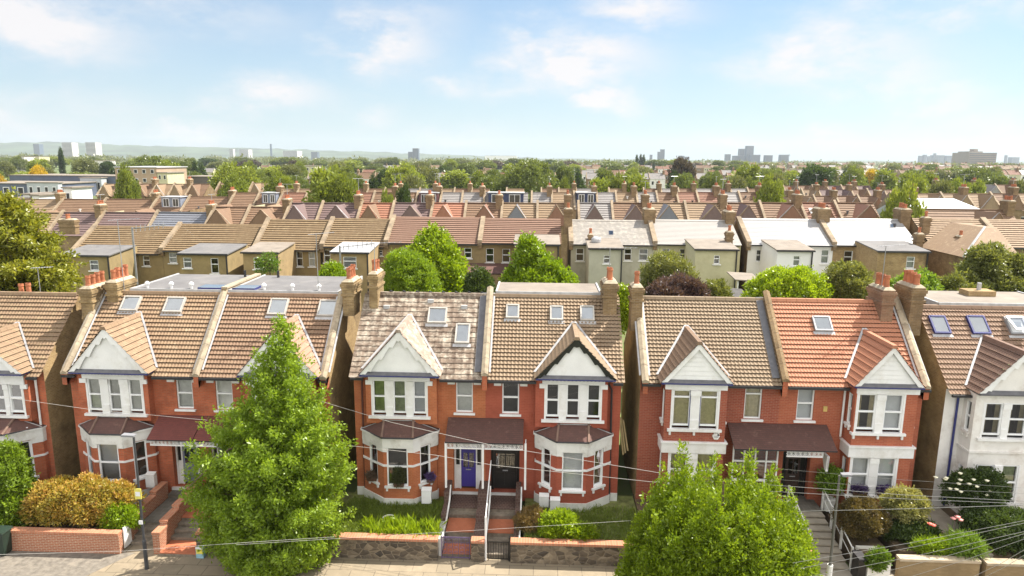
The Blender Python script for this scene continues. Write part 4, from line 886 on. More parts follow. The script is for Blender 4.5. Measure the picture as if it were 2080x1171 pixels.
def rows_blobs(rows,Y,seed,dens=1.,rise=.5,flat=.7,depthk=.85,size=.36,gap=.52):
    """boughs growing out and up from the axis, each a run of leaf clumps, ending on the measured outline"""
    rnd=random.Random(seed); P=[]
    for y,xl,xr in rows:
        a,b=atY(xl,y,Y),atY(xr,y,Y); P.append(((a[2]+b[2])/2,(a[0]+b[0])/2,abs(b[0]-a[0])/2))
    P.sort(); out=[]; z0,z1=P[0][0],P[-1][0]
    def at(z):
        for (za,ca,ha),(zb,cb,hb) in zip(P,P[1:]):
            if z<=zb: t=max(0,(z-za)/max(1e-6,zb-za)); return ca+(cb-ca)*t,ha+(hb-ha)*t
        return P[-1][1:]
    area=sum((zb-za)*(ha+hb)*3.14 for (za,ca,ha),(zb,cb,hb) in zip(P,P[1:])); H=max(p[2] for p in P)
    Rl=size*2.3*(H/3.)**.6; n=max(6,int(dens*area/(Rl*Rl*1.7))); C=[]; tr=0
    while len(C)<n and tr<6000:
        tr+=1; z=rnd.uniform(z0,z1); c,h=at(z)
        if rnd.random()>h/H+.15: continue
        R=Rl*rnd.uniform(.65,1.2)*min(1,.35+.75*h/H); a=rnd.random()*6.283; d=max(0,h-R*1.02)*rnd.uniform(.93,1.06)
        p=(c+d*math.cos(a),Y+d*math.sin(a)*depthk,z-R*.3)
        if any((p[0]-q[0])**2+(p[1]-q[1])**2+((p[2]-q[2])/max(1,flat))**2<(gap*(R+q[3]))**2 for q in C): continue
        C.append((*p,R,a))
    for x,y,z,R,a in C:
        out.append((x,y,z,R*.66,R*.66,R*.66*flat))
        for i in range(20):
            v=V(rnd.gauss(0,1)+.75*math.cos(a),rnd.gauss(0,1)+.75*math.sin(a),rnd.gauss(0,1)+rise); v/=np.linalg.norm(v); f=R*rnd.uniform(.72,1.06); q=R*rnd.uniform(.20,.33)
            out.append((x+v[0]*f,y+v[1]*f*.95,z+v[2]*f*flat,q,q,q*(.75+.35*flat)))
    for i in range(6):
        z=z0+(z1-z0)*(i+.6)/6.6; c,h=at(z); out.append((c,Y,z,h*.48,h*.45,(z1-z0)*.1))
    c,h=at(z1); out.append((c,Y,z1-.3,max(h*.8,.16),max(h*.8,.16),.4))
    return out
def spire(px,py,Y,h,w,seed):
    rnd=random.Random(seed); p=atY(px,py,Y); out=[]; lean=rnd.uniform(-.12,.12)
    for i in range(22):
        t=(i+.4)/22; r=w*t**.75*(1 if t<.7 else 1-.5*(t-.7)/.3); z=p[2]-.12-t*h; x=p[0]+lean*t*h*.4
        out.append((x,Y,z,r*.45+.05,r*.45+.05,h*.05))
        for k in range(2+int(r*5)):
            a=rnd.random()*6.283; q=rnd.uniform(.10,.17)+.08*r; f=max(0,r-q*.6)*rnd.uniform(.8,1.15); out.append((x+f*math.cos(a),Y+f*math.sin(a),z+rnd.uniform(-.1,.1),q*.85,q*.85,q*1.5))
    return out
def bough(tip,dr,h,w,rnd,out):
    dr=dr/np.linalg.norm(dr)
    for i in range(9):
        t=(i+.3)/9; r=w*t**.7*(1 if t<.75 else .8); p=tip-dr*(h*t)-V(0,0,.25*h*t*t*.3)
        out.append((*p,r*.5+.04,r*.5+.04,r*.4+.04))
        for k in range(1+int(r*6)):
            a=rnd.random()*6.283; q=rnd.uniform(.09,.16)+.10*r; f=max(0,r-q*.5)*rnd.uniform(.8,1.15)
            out.append((p[0]+f*math.cos(a),p[1]+f*math.sin(a),p[2]+f*.55*rnd.uniform(-.6,1.),q,q,q*.8))
def bough_tree(rows,Y,seed,sp,h,w,up,core=.5,depthk=.85):
    rnd=random.Random(seed); P=[]
    for y,xl,xr in rows:
        a,b=atY(xl,y,Y),atY(xr,y,Y); P.append(((a[2]+b[2])/2,(a[0]+b[0])/2,abs(b[0]-a[0])/2))
    P.sort(); z0,z1=P[0][0],P[-1][0]; H=max(p[2] for p in P); out=[]; T=[]
    def at(z):
        for (za,ca,ha),(zb,cb,hb) in zip(P,P[1:]):
            if z<=zb: t=max(0,(z-za)/max(1e-6,zb-za)); return ca+(cb-ca)*t,ha+(hb-ha)*t
        return P[-1][1:]
    for tr in range(9000):
        z=rnd.uniform(z0,z1); c,hh=at(z)
        if rnd.random()>hh/H+.1: continue
        a=rnd.random()*6.283; L=hh*rnd.uniform(.86,1.08); p=V(c+L*math.cos(a),Y+L*math.sin(a)*depthk,z); s=sp*(.55+.6*hh/H)*rnd.uniform(.85,1.2)
        if any(np.linalg.norm(p-q)<(s+t)*.5 for q,t in T): continue
        T.append((p,s)); k=.4+.75*hh/H; bough(p,V(math.cos(a),math.sin(a),up+rnd.uniform(-.2,.3)),h*k,w*k*rnd.uniform(.8,1.2),rnd,out)
    for i in range(9):
        z=z0+(z1-z0)*(i+.5)/9.5; c,hh=at(z); out.append((c,Y,z,hh*core,hh*core*.9,(z1-z0)*.075))
    return out
def tree(kind,label,cat,blobs,n,L,W,mat,trunk=None,k=6,up=.35,spread=.9,group=None,inner=.6,base=None,extra=None):
    B=np.array(blobs); cx,cy=B[:,0].mean(),B[:,1].mean(); zb=(B[:,2]-B[:,5]).min()
    base=base or (cx,cy,zb); t=thing(kind,label,cat,base,group)
    p,d=blob_points(blobs,n,inner,up); leaf_object('crown',p,d,L,W,mat,t,k,spread)
    if trunk:
        r=trunk; m=MB(); zt=(B[:,2]+B[:,5]).max(); pick=B[RNG.choice(len(B),min(len(B),14),replace=False)]
        trunk_mesh(m,base,(cx,cy,zt-(zt-base[2])*.18),r,BARK,[tuple(q[:3]) for q in pick]); m.build('trunk',t)
    if extra: extra(t)
    return t
def shrub(label,c,r,n,L,W,mat,cat='shrub',kind='shrub',group=None,trunk=None,k=6,nb=9,seed=1,**kw):
    rnd=random.Random(seed); c=V(*c); bl=[(c[0],c[1],c[2]+r[2]*.1,r[0]*.8,r[1]*.8,r[2]*.8)]
    for i in range(nb):
        a=rnd.random()*6.283; e=rnd.uniform(-.1,1.2); s=rnd.uniform(.32,.5)
        bl.append((c[0]+r[0]*.62*math.cos(a)*math.cos(e),c[1]+r[1]*.62*math.sin(a)*math.cos(e),c[2]+r[2]*.6*math.sin(e),r[0]*s,r[1]*s,r[2]*s))
    for i in range(nb*4):
        a=rnd.random()*6.283; e=rnd.uniform(-.35,1.3); s=rnd.uniform(.12,.22); f=rnd.uniform(.86,1.04)
        bl.append((c[0]+r[0]*f*math.cos(a)*math.cos(e),c[1]+r[1]*f*math.sin(a)*math.cos(e),c[2]+r[2]*f*math.sin(e),r[0]*s,r[1]*s,r[2]*s*1.5))
    return tree(kind,label,cat,bl,n,L,W,mat,trunk,k,group=group,base=(c[0],c[1],c[2]-r[2]),**kw)
tree('hornbeam_tree','tall bright green hornbeam with pointed top rising from the pavement before the rubble wall','tree',
 bough_tree([(648,562,576),(672,545,592),(700,526,606),(740,508,628),(780,494,642),(815,482,662),(832,440,672),(850,420,690),(885,402,708),(950,391,712),(1000,397,708),(1040,405,704),(1080,425,684),(1112,470,650)],24.2,3,.78,1.9,.62,.75)+spire(569,646,24.2,2.6,.6,90),21000,.135,.065,L_HORN,.16,k=6,up=.25,base=(-10.1,24.2,0))
rb=rows_blobs([(1040,1330,1610),(1090,1300,1640),(1150,1290,1640),(1210,1300,1630),(1260,1330,1590)],22.3,5,1.,.6,1.2)
for i,(px,py,Y,h,w) in enumerate(((1388,903,22.3,4.2,.8),(1455,917,22.8,4.2,.8),(1524,913,22.5,4.2,.85),(1348,945,22.0,3.8,.75),(1572,948,22.4,3.8,.75),(1425,948,21.6,3.6,.7),(1492,945,21.7,3.6,.75),(1315,1000,21.8,3.2,.75),(1607,1000,22.0,3.2,.75),(1550,985,21.3,3.2,.7),(1375,1000,21.2,3.2,.7),(1455,1000,20.9,3.,.7),(1515,1030,20.7,2.8,.7),(1410,1050,20.6,2.6,.65),(1335,1050,21.0,2.8,.7),(1296,1060,21.9,2.6,.7),(1630,1055,21.8,2.6,.7),(1590,1060,21.0,2.5,.65),(1470,1075,20.4,2.2,.6),(1370,1095,20.5,2.,.6),(1545,1090,20.4,2.,.6),(1285,1105,21.6,2.,.6),(1640,1110,21.6,2.,.6),(1310,1120,20.9,1.8,.6),(1610,1125,20.9,1.8,.6),(1430,1125,20.2,1.6,.5))): rb+=spire(px,py,Y,h,w,40+i)
tree('hornbeam_tree','broad lime green street tree with several pointed tops before the long grey steps','tree',rb,21000,.13,.06,L_LIME,.16,k=6,up=.75,spread=.75,base=(6.4,22.0,0))
tree('cypress_tree','big dark olive cypress with spreading sprays behind the end house','tree',
 bough_tree([(393,-15,25),(425,-60,68),(465,-90,102),(510,-100,128),(550,-110,146),(600,-110,156),(680,-110,156)],41,9,1.25,2.6,.9,.25),15000,.26,.11,L_CON,.3,k=6,up=.05,spread=.8)
GT='garden trees between the two terraces'
tree('garden_tree','tall bright green ovate tree in the gardens before the reddish terrace','tree',rows_blobs([(464,876,890),(490,846,915),(520,826,935),(550,812,948),(585,806,954),(640,806,954)],45,11,1.2,.6,.95),9000,.24,.13,L_LIME,.2,k=5,group=GT)
tree('garden_tree','feathery blue-green tree of upright shoots over the mottled slate ridge','tree',rows_blobs([(522,800,828),(540,782,858),(570,774,890),(600,772,900),(640,775,900)],40.5,13,1.3,1.2,2.0,size=.28),8000,.15,.06,L_HORN,.15,k=6,up=.9,spread=.6,group=GT)
tree('garden_tree','acid lime tree with loose branches behind the flat-roofed dormer','tree',rows_blobs([(482,1055,1085),(505,1045,1105),(530,1042,1130),(555,1030,1155),(580,1010,1178),(630,1015,1180)],46,15,.9,.5,.7),6500,.24,.13,L_YEL,.18,k=5,group=GT)
tree('garden_tree','small olive tree with a loose open crown behind the beige pantile roof','tree',rows_blobs([(518,1330,1370),(540,1308,1405),(570,1300,1420),(600,1310,1410)],47,17,.9,.5,.7),3200,.22,.07,L_OLIVE,.15,k=6,group=GT)
tree('garden_tree','yellow-green spreading tree with dark limbs before the hipped brown terrace','tree',rows_blobs([(505,1990,2040),(525,1965,2075),(555,1955,2110),(590,1958,2110),(620,1970,2100)],44,19,.75,.4,.6),6000,.24,.09,L_OLIVE,.25,k=6,group=GT)
tree('garden_tree','small yellow-green tree behind the flat lead roof of the hornbeam house','tree',rows_blobs([(540,665,690),(556,650,700),(580,648,702)],48,21,5,1.0),1500,.2,.08,L_YEL,.1,k=6,group=GT)
tree('garden_tree','thin young tree with sparse leaves before the tan rear extension','tree',rows_blobs([(515,535,555),(535,520,570),(555,525,570)],53,22,.6,.7,1.),260,.2,.08,L_MID,.06,k=5,group=GT)
def shrub_px(label,xl,xr,yt,yb,Y,n,L,W,mat,seed=1,**kw):
    a,b=atY(xl,(yt+yb)/2,Y),atY(xr,(yt+yb)/2,Y); t,bt=atY((xl+xr)/2,yt,Y)[2],atY((xl+xr)/2,yb,Y)[2]
    r=((b[0]-a[0])/2,min((b[0]-a[0])/2,1.6),(t-bt)/2); return shrub(label,((a[0]+b[0])/2,Y,(t+bt)/2),r,n,L,W,mat,seed=seed,**kw)
GS='shrubs in the rear gardens'
shrub_px('purple-leaved shrub beside the olive tree behind the beige roof',1315,1435,570,640,43,3200,.2,.07,L_PUR,2,group=GS)
shrub_px('long light green hedge behind the orange roof',1520,1680,556,650,42,4500,.17,.08,L_LIME,3,group=GS,nb=16)
shrub_px('grey-green rounded bush at the chimney end of the hedge',1665,1770,546,640,42.5,3500,.17,.08,L_OLIVE,4,group=GS)
shrub_px('dark green rounded bush between the ovate tree and the lime tree',945,1000,555,640,42,1800,.17,.09,L_DARK,5,group=GS)
shrub_px('bright green shrub filling the gap beside the black-boarded house',1250,1285,590,690,37,1100,.16,.09,L_LIME,6,group=GS)
shrub_px('low pale green shrubs behind the grouped chimney pots',1810,1900,560,640,42,2600,.2,.09,L_MID,7,group=GS)
shrub_px('pale green hedge above the brown felt roof',1890,2000,566,640,43,2600,.2,.09,L_OLIVE,8,group=GS)
shrub_px('olive shrub below the sagging garden shed roof',1425,1480,575,640,44,1200,.17,.07,L_OLIVE,9,group=GS)
FGS='front garden shrubs'
shrub('dense orange-tipped photinia hedge above the red brick wall',(-19.2,26.0,1.35),(2.3,.9,.9),6500,.13,.06,L_PHO,seed=11,nb=20,group=FGS)
shrub('small yellow-green bush spilling over the end of the red brick wall',(-17.3,25.6,1.0),(.75,.5,.55),1500,.12,.05,L_YEL,seed=12,group=FGS)
tree('conifer_shrub','dark green columnar conifer cut off by the picture edge','tree',rows_blobs([(905,2,30),(940,-30,48),(990,-50,62),(1040,-60,66),(1070,-55,62)],25.8,25,1.,.8,1.3,size=.26),5000,.13,.06,L_HORN,.1,group=FGS)
shrub('round brown heather bush beside the black door steps',(-.15,26.2,1.1),(.62,.55,.5),1500,.09,.03,L_BRO,seed=13,group=FGS)
shrub('glossy bright green bush behind the rubble wall',(1.0,25.75,1.1),(.68,.5,.5),1500,.15,.08,L_LIME,seed=14,group=FGS)
shrub('small bright green bush low beside the glossy bush',(1.95,25.55,.95),(.5,.35,.28),600,.13,.06,L_LIME,seed=15,group=FGS)
shrub('clipped brown-green dome bush beside the grey lamp post',(13.2,26.0,1.55),(.95,.8,.85),4000,.09,.04,L_BRO,seed=16,group=FGS)
shrub('variegated cream and green standard bush before the orange-roofed house',(15.0,26.3,2.15),(.78,.65,.62),2400,.11,.05,L_VAR,seed=17,trunk=.05,group=FGS)
shrub('dark green undergrowth below the cream variegated bush',(15.2,25.9,1.2),(.95,.6,.5),1800,.12,.05,L_DARK,seed=18,group=FGS)
shrub('yellow-green perennials along the tan wall edge',(15.6,25.0,1.15),(.7,.3,.28),900,.13,.035,L_YEL,seed=19,group=FGS)
shrub('spiky dark green clump at the poppy bed corner',(16.7,25.0,1.2),(.6,.4,.35),900,.22,.03,L_MID,seed=20,group=FGS)
shrub('trailing green plant spilling over the white planter wall',(13.1,24.2,.95),(.35,.22,.42),800,.1,.045,L_MID,seed=21,group=FGS)
shrub('large dark spreading shrub below the white rendered house',(18.8,26.0,1.35),(1.6,1.0,.75),4200,.12,.05,L_DARK,seed=22,nb=16,group=FGS)
def flowers(t,pts,r,col,name='flower'):
    for p in pts:
        b=MB(); p=V(*p)
        b.lathe(p,[(.2*r,-.5*r),(.8*r,-.2*r),(r,.2*r),(.75*r,.55*r),(.3*r,.65*r)],col,8)
        for k in range(5): a=k*1.257; q=V(math.cos(a),math.sin(a),0); w=V(-math.sin(a),math.cos(a),0); b.poly([p+q*r*.6-w*r*.4,p+q*r*.6+w*r*.4,p+q*r*1.25+w*r*.35+V(0,0,.35*r),p+q*r*1.25-w*r*.35+V(0,0,.35*r)],col)
        b.build(name,t)
ROSE=plain('rose_petals',(.78,.74,.55),.6,.05); POP=plain('poppy_petals',(.75,.16,.12),.6,.08); PINK=plain('pink_poppy_petals',(.75,.33,.30),.6,.08)
t=shrub('white rose bush climbing beside the navy downpipe',(18.4,27.2,2.3),(1.15,.6,.95),2600,.11,.06,L_DARK,seed=23,group=FGS)
flowers(t,[tuple(atY(x+random.uniform(-6,6),y+random.uniform(-8,8),26.6+random.random()*.3)) for x,y in ((1926,970),(1944,980),(1945,969),(1921,977),(1937,993),(1925,996),(1965,990),(1975,980),(1985,987),(1999,1003),(2002,984),(1895,978),(2012,995),(2000,1012),(1955,975),(1948,996)) ],.075,ROSE)
t=shrub('white flowering bush at the picture edge above the tan wall',(20.3,25.2,1.4),(1.1,.7,.8),2200,.11,.05,L_OLIVE,seed=24,group=FGS)
flowers(t,[(20.3+1.1*math.cos(a)*e,24.65+.2*math.sin(a*3),1.5+.75*math.sin(a)*e) for a,e in zip(np.linspace(0,6,42),np.tile([1.,.7,.35],14))],.06,ROSE)
t=thing('poppy_plant','red poppies on thin stems in the raised bed','flowers',(15.55,25.3,.95)); 
for x,z in ((15.5,1.95),(15.62,1.9)):
    b=MB(); b.tube([V(x,25.3,.95),V(x+.03,25.3,z)],.012,plain('green_stem',(.06,.1,.03),.6),5); s=b.build('stem',t); flowers(t,[(x+.03,25.3,z)],.085,POP)
t=thing('poppy_plant','pink poppies standing above the poppy bed near the path','flowers',(16.6,25.6,.95))
for x,z in ((16.55,2.05),(16.7,2.12),(16.82,2.0)):
    b=MB(); b.tube([V(x,25.6,.95),V(x+.03,25.6,z)],.012,MATS['green_stem'],5); b.build('stem',t); flowers(t,[(x+.03,25.6,z)],.09,PINK)
t=shrub('potted olive-green plant in a white pot beside the dark brown door',(12.85,28.2,2.2),(.5,.4,.6),700,.12,.06,L_MID,seed=26,group=FGS)
b=MB(); b.lathe((12.8,28.1,.95),[(.2,0),(.28,.5),(.3,.55),(.22,.5)],WHITED,12); b.build('plant_pot',t)
# grass blades (uncountable)
L_GR=leaf('grass_blades',(.10,.145,.025),(.17,.23,.035),(.26,.31,.06),trans=.4)
pts=[]
for x0,x1,y0,y1,z,dn in ((-13.2,-8.3,25.3,28.2,.55,420),(-8.2,-4.0,25.25,28.2,.72,900),(-.3,4.4,25.3,28.0,.74,300),(4.6,10.9,25.3,27.9,.85,60)):
    n_=int((x1-x0)*(y1-y0)*dn*.6); q=np.stack([RNG.uniform(x0,x1,n_),RNG.uniform(y0,y1,n_),np.full(n_,z)],1); pts.append(q)
pts=np.concatenate(pts); dr=RNG.normal(0,.35,(len(pts),3)); dr[:,2]=1; dr/=np.linalg.norm(dr,axis=1)[:,None]
stuff(leaf_object('grass',pts,dr,.2,.022,L_GR,None,4,.5,.3))
q=np.stack([RNG.uniform(-7.0,-4.0,700),RNG.uniform(25.25,26.1,700),np.full(700,.74)],1); dr=RNG.normal(0,.3,(700,3)); dr[:,2]=1; q=q[(np.sin(q[:,0]*3.1)+np.sin(q[:,0]*7.7+q[:,1]*5)+RNG.normal(0,.6,700))>-.3]; dr=dr[:len(q)]; stuff(leaf_object('tall_weeds',q,dr/np.linalg.norm(dr,axis=1)[:,None],.34,.06,L_LIME,None,6,.5,.35))
# ------------------------------------------------------------------ overhead wires
WIRE=plain('pale_wire',(.5,.47,.43),.5,.05)
GW2='overhead service wires'
def wire(label,pts,Ys,r=.014,sag=.0):
    P=[atY(x,y,Y) for (x,y),Y in zip(pts,Ys)]; q=[]
    for a,b in zip(P,P[1:]):
        for k in range(12): t=k/12;  q.append(a+(b-a)*t-V(0,0,sag*4*t*(1-t)))
    q.append(P[-1]); m=MB(); m.tube(q,r*.62,WIRE,5); tag(m.build('overhead_wire'),label,'wire',GW2)
wire('thin wire from the white downpipe to the hornbeam under the eaves',[(0,806),(175,831),(421,854)],[27,26.6,25.5],.011)
wire('pale wire slanting from the brown roof across the purple-door bay to the street tree',[(640,812),(794,858),(1000,905),(1340,961)],[28.2,26.6,25.4,23])
wire('pale wire crossing both front doors just above their letterboxes',[(705,905),(885,925),(1000,945),(1340,981)],[26.4,25.8,25.2,23])
wire('upper of the close pair of wires across the long grey steps',[(1560,985),(1840,1006),(2090,1019)],[22,19,16],.011)
wire('lower of the close pair of wires across the long grey steps',[(1560,998),(1840,1014),(2090,1024)],[22,19,16],.011)
wire('thick pale cable running almost level over the brown dome bush',[(1620,1039),(1840,1034),(2090,1026)],[21,18,15],.013)
wire('thin wire low across the photinia wall and the hornbeam foot',[(-5,1127),(250,1120),(520,1101),(680,1091)],[20,20.4,21,21.4],.008)
wire('thin wire over the lawn from the hornbeam to the broad street tree',[(480,1107),(690,1094),(1058,1072),(1281,1058)],[20.8,21,21.4,21.6],.007)
for k,(a,b,lab) in enumerate((((1610,1144),(2090,1056),'highest wire of the fan rising over the poppy bed'),((1625,1155),(2090,1061),'second highest wire of the fan rising over the poppy bed'),((1650,1171),(2090,1078),'wire of the fan that meets the white planter top'),((1745,1175),(2090,1082),'wire of the fan that leaves the white planter foot'),((1840,1175),(2090,1092),'wire of the fan crossing the middle of the tan wall'),((1970,1175),(2090,1112),'wire of the fan crossing the broken tan wall'),((1995,1175),(2090,1122),'lowest wire of the fan at the picture corner'))):
    wire(lab,[a,((a[0]+b[0])/2,(a[1]+b[1])/2+3),b],[19.5,17.5,15.5],.009)
for a,b,lab in (((1585,953),(2090,992),'faint thin wire across the orange-roofed house ground floor'),((1585,975),(2090,1003),'faint thin wire across the violet window boxes')):
    wire(lab,[a,((a[0]+b[0])/2,(a[1]+b[1])/2+3),b],[24,21,18],.006)
# ------------------------------------------------------------------ second terrace seen from behind
OLIVE=plain('olive_brown_render',(.27,.20,.095),.9,.1,1.2,dirt=(.19,.14,.07)); TANR=plain('tan_brown_render',(.31,.22,.11),.9,.1,1.2,dirt=(.22,.16,.08))
GREYR=plain('grey_cream_render',(.44,.42,.34),.9,.06,1.,dirt=(.34,.32,.25)); CREAMR=plain('olive_cream_render',(.50,.46,.30),.9,.05,1.,dirt=(.4,.36,.22)); WHR=plain('bright_white_render',(.74,.73,.72),.85,.03,1.)
R2=dict(olive=tile('rear_tile_olive',(0.2115,0.144,0.0792),(0.1485,0.1008,0.054),course=.33,lichen=(.28,.21,.12),la=.58,spec=.3),red=tile('rear_tile_reddish',(0.225,0.135,0.0945),(0.18,0.1035,0.072),course=.33,streak=.15,la=.6),
 slate=tile('rear_slate_worn',(0.306,0.279,0.2475),(0.243,0.216,0.18),tw=.3,course=.22,var=.5,lichen=(.48,.43,.36),la=.55,rough=.42,spec=.6),pale=tile('rear_slate_pale',(0.36,0.3375,0.306),(0.324,0.297,0.27),tw=.3,course=.22,rough=.38,spec=.6,streak=.15),
 shine=tile('rear_slate_glossy',(0.378,0.369,0.36),(0.342,0.333,0.324),tw=.3,course=.22,rough=.3,spec=.9,streak=.1),brown=tile('rear_tile_brown',(0.27,0.1845,0.1125),(0.207,0.135,0.081),course=.33,lichen=(.42,.32,.2),la=.6))
GR2='rear terrace houses behind the gardens'
def rear_house(label,px,ye,yr,roof,wall,outr=None,owall=None,ocap=FELTP,wins=(),owins=(),chims=(),par=True,Y=60.,YRr=63.5,parm=STONED,sky=(),party_l=True,zcap=None,orz=None):
    x0,x1=XY(px[0],Y,ye),XY(px[1],Y,ye); xm=(px[0]+px[1])/2; ze=atY(xm,ye,Y)[2]; zr=atY(xm,yr,YRr)[2]
    H=thing('terraced_house',label,'house',((x0+x1)/2,Y,1.7),GR2); b=MB()
    q=[]; 
    def rect(a,c,b_,d,YY): return (XY(a,YY,(c+d)/2),XY(b_,YY,(c+d)/2),atY((a+b_)/2,d,YY)[2],atY((a+b_)/2,c,YY)[2])
    ow=[rect(*w[:4],Y) for w in wins]
    wall_open(b,V(0,Y,0),EX,V(0,-1,0),x0,x1,1.5,ze,[o for o in ow if o[0]>x0 and o[1]<x1],wall,None,.15)
    for x in (x0,x1): b.poly([V(x,Y,1.5),V(x,Y,ze),V(x,YRr,zr-.03),V(x,2*YRr-Y,ze),V(x,2*YRr-Y,1.5)],wall if wall in(OLIVE,) else STOCKD)
    b.poly([V(x0,2*YRr-Y,1.5),V(x1,2*YRr-Y,1.5),V(x1,2*YRr-Y,ze),V(x0,2*YRr-Y,ze)],STOCKD); b.build('wall',H)
    for o in ow: window(H,V(0,Y,0),EX,V(0,-1,0),*o,random.choice(('blind','none','net','none')),sill=True,dep=.12,split=.55)
    v=V(0,YRr-Y+.3,zr-ze); L=np.linalg.norm(v); v/=L; n=V(0,-v[2],v[1]); rm=MB()
    tiles(rm,V(x0,Y-.3,ze-.0),EX,v,n,L,lambda t:0.,lambda t:x1-x0,roof,.33 if 'slate' not in roof.name else .22,.3,0,.06 if 'slate' not in roof.name else .018,flat=True)
    rm.poly([V(x0,YRr,zr),V(x1,YRr,zr),V(x1,2*YRr-Y+.3,ze),V(x0,2*YRr-Y+.3,ze)],roof); ro=rm.build('roof',H)
    rt=MB(); rt.prism([V(x0,YRr-.14,zr-.02),V(x0,YRr,zr+.1),V(x0,YRr+.14,zr-.02)],V(x1-x0,0,0),roof); rt.build('ridge_tiles',ro)
    g=MB(); g.box(x0+.2,x1-.2,Y-.42,Y-.31,ze-.1,ze,GUT); g.build('gutter',H)
    if par:
        p=MB(); xx=x0 if party_l else x1
        for i in range(8):
            t0,t1=i/8,(i+1)/8-.004
            A=lambda t,h:V(xx-.2,Y-.25+(YRr-Y+.25)*t,ze+(zr-ze)*t+h)
            p.prism([A(t0,-.2),A(t0,.28),A(t1,.28),A(t1,-.2)],V(.4,0,0),parm)
        p.box(xx-.17,xx+.17,Y-.2,Y+.2,ze-.5,ze+.1,STOCKD); p.build('party_parapet',H)
    if outr:
        Yo=Y-4.2; a,c,yt=outr[:3]; X0,X1=XY(a,Yo,yt+15),XY(c,Yo,yt+15); zt=atY((a+c)/2,yt,Yo)[2]; zt2=zt+.35
        ob=MB(); oo=[rect(*w[:4],Yo) for w in owins]; om=owall or wall
        wall_open(ob,V(0,Yo,0),EX,V(0,-1,0),X0,X1,1.4,zt,oo,om,None,.13)
        for x in (X0,X1): ob.poly([V(x,Yo,1.4),V(x,Yo,zt),V(x,Y,zt2),V(x,Y,1.4)],om)
        w=ob.build('rear_extension',H)
        cp=MB(); 
        cp.prism([V(X0-.12,Yo-.15,zt),V(X0-.12,Yo-.15,zt+.09),V(X0-.12,Y-.32,zt2+.09),V(X0-.12,Y-.32,zt2)],V(X1-X0+.24,0,0),ocap); cp.box(X0-.13,X1+.13,Yo-.24,Yo-.153,zt-.06,zt+.06,GUT); cp.build('extension_roof',H)
        for o in oo: window(H,V(0,Yo,0),EX,V(0,-1,0),*o,random.choice(('blind','none')),dep=.1,split=.6)
        dp=MB(); dp.tube([V(X1-.05,Yo-.07,zt),V(X1-.05,Yo-.07,1.4)],.06,GUT,6); dp.build('downpipe',H)
    for c in chims:
        a,d,yt,yb_,pots,Yc=c; X0,X1=XY(a,Yc,yt),XY(d,Yc,yt); z1=atY((a+d)/2,yt,Yc)[2]; z0=atY((a+d)/2,yb_,Yc)[2]-.3
        chimney(H,X0,X1,Yc,Yc+(1.4 if pots>2 else .6),z0,z1,pots,ph=.45,bm=STOCKD,potr=.13)
    for s in sky:
        a,c_,d,e=s; f=lambda x,y:(lambda dd:_O+dd*((ze+(zr-ze)/(YRr-Y)*(-Y)-CAMZ)/(dd[2]-(zr-ze)/(YRr-Y)*dd[1])))(ray(x,y))
        P=[f(a,e)+n*.09,f(d,e)+n*.09,f(d,c_)+n*.09,f(a,c_)+n*.09]; b=MB(); b.prism([p-n*.1 for p in P],n*.1,LEAD); so=b.build('skylight',H); b=MB(); cc=sum(P)/4; b.poly([cc+(p-cc)*.78+n*.01 for p in P],SKYGL); b.build('pane',so)
    return H
rear_house('olive brown rear house with a tall aerial mast rising before its tiled roof',(150,330),515,461,R2['olive'],OLIVE,(122,222,520),None,FELT,[(261,518,276,538),(290,520,304,541)],[(182,529,200,550)],chims=[(118,150,446,470,2,60.8)])
H2=rear_house('olive brown rear house with two small windows in its boxy extension',(330,505),510,457,R2['olive'],OLIVE,(365,462,517),None,FELT,[(343,514,359,535)],[(372,524,389,545),(428,525,444,556)],chims=[])
rear_house('olive brown house with patched pale roof on its deep extension',(518,650),508,448,R2['olive'],OLIVE,(494,565,514),TANR,FELTP,[(602,512,615,542),(627,513,640,542)],[(515,524,535,547)])
rear_house('tan rear house with lead covered extension and a broad white window',(655,785),502,446,R2['olive'],TANR,(674,748,514),TANR,LEADP,[(658,508,671,534),(768,509,777,520)],[(697,522,724,545)])
rear_house('reddish roofed rear house hidden by the bright ovate tree',(785,975),495,443,R2['red'],OLIVE,None,None,FELT,[(815,503,828,522),(943,504,958,525)],chims=[])
H=rear_house('reddish roofed rear house with two tall white windows above a dark lean-to',(975,1140),495,446,R2['red'],OLIVE,(1046,1135,498),OLIVE,FELTP,[(987,505,1003,534),(1020,506,1036,534)],chims=[(1146,1163,424,470,1,62)])
b=MB(); q=[XY(948,57,545),XY(1040,57,545)]; zt=[atY(990,540,58.5)[2],atY(990,556,56.5)[2]]; b.poly([V(q[0],56.5,zt[1]),V(q[1],56.5,zt[1]),V(q[1],59.9,zt[0]),V(q[0],59.9,zt[0])],TL['plum']); b.box(q[0],q[1],56.6,59.8,1.3,zt[1]-.1,STOCKD); b.build('lean_to',H)
rear_house('grey cream rear house with worn pale slates and a satellite dish',(1160,1330),497,449,R2['slate'],GREYR,(1197,1264,506),GREYR,FELTP,[(1170,505,1186,531),(1298,506,1316,530),(1268,506,1283,530)],[(1226,519,1239,536)],chims=[(1310,1332,425,465,4,63.0),(1196,1204,476,503,1,58.8)],sky=[(1236,470,1246,480)])
rear_house('olive cream rear house with pale slates and a cream yellow extension',(1330,1505),497,449,R2['pale'],CREAMR,(1412,1497,508),CREAMR,FELTP,[(1380,506,1394,530),(1346,506,1360,520)],[(1450,519,1462,537)],chims=[(1476,1494,430,460,3,63.0),(1477,1490,471,505,1,58.5)])
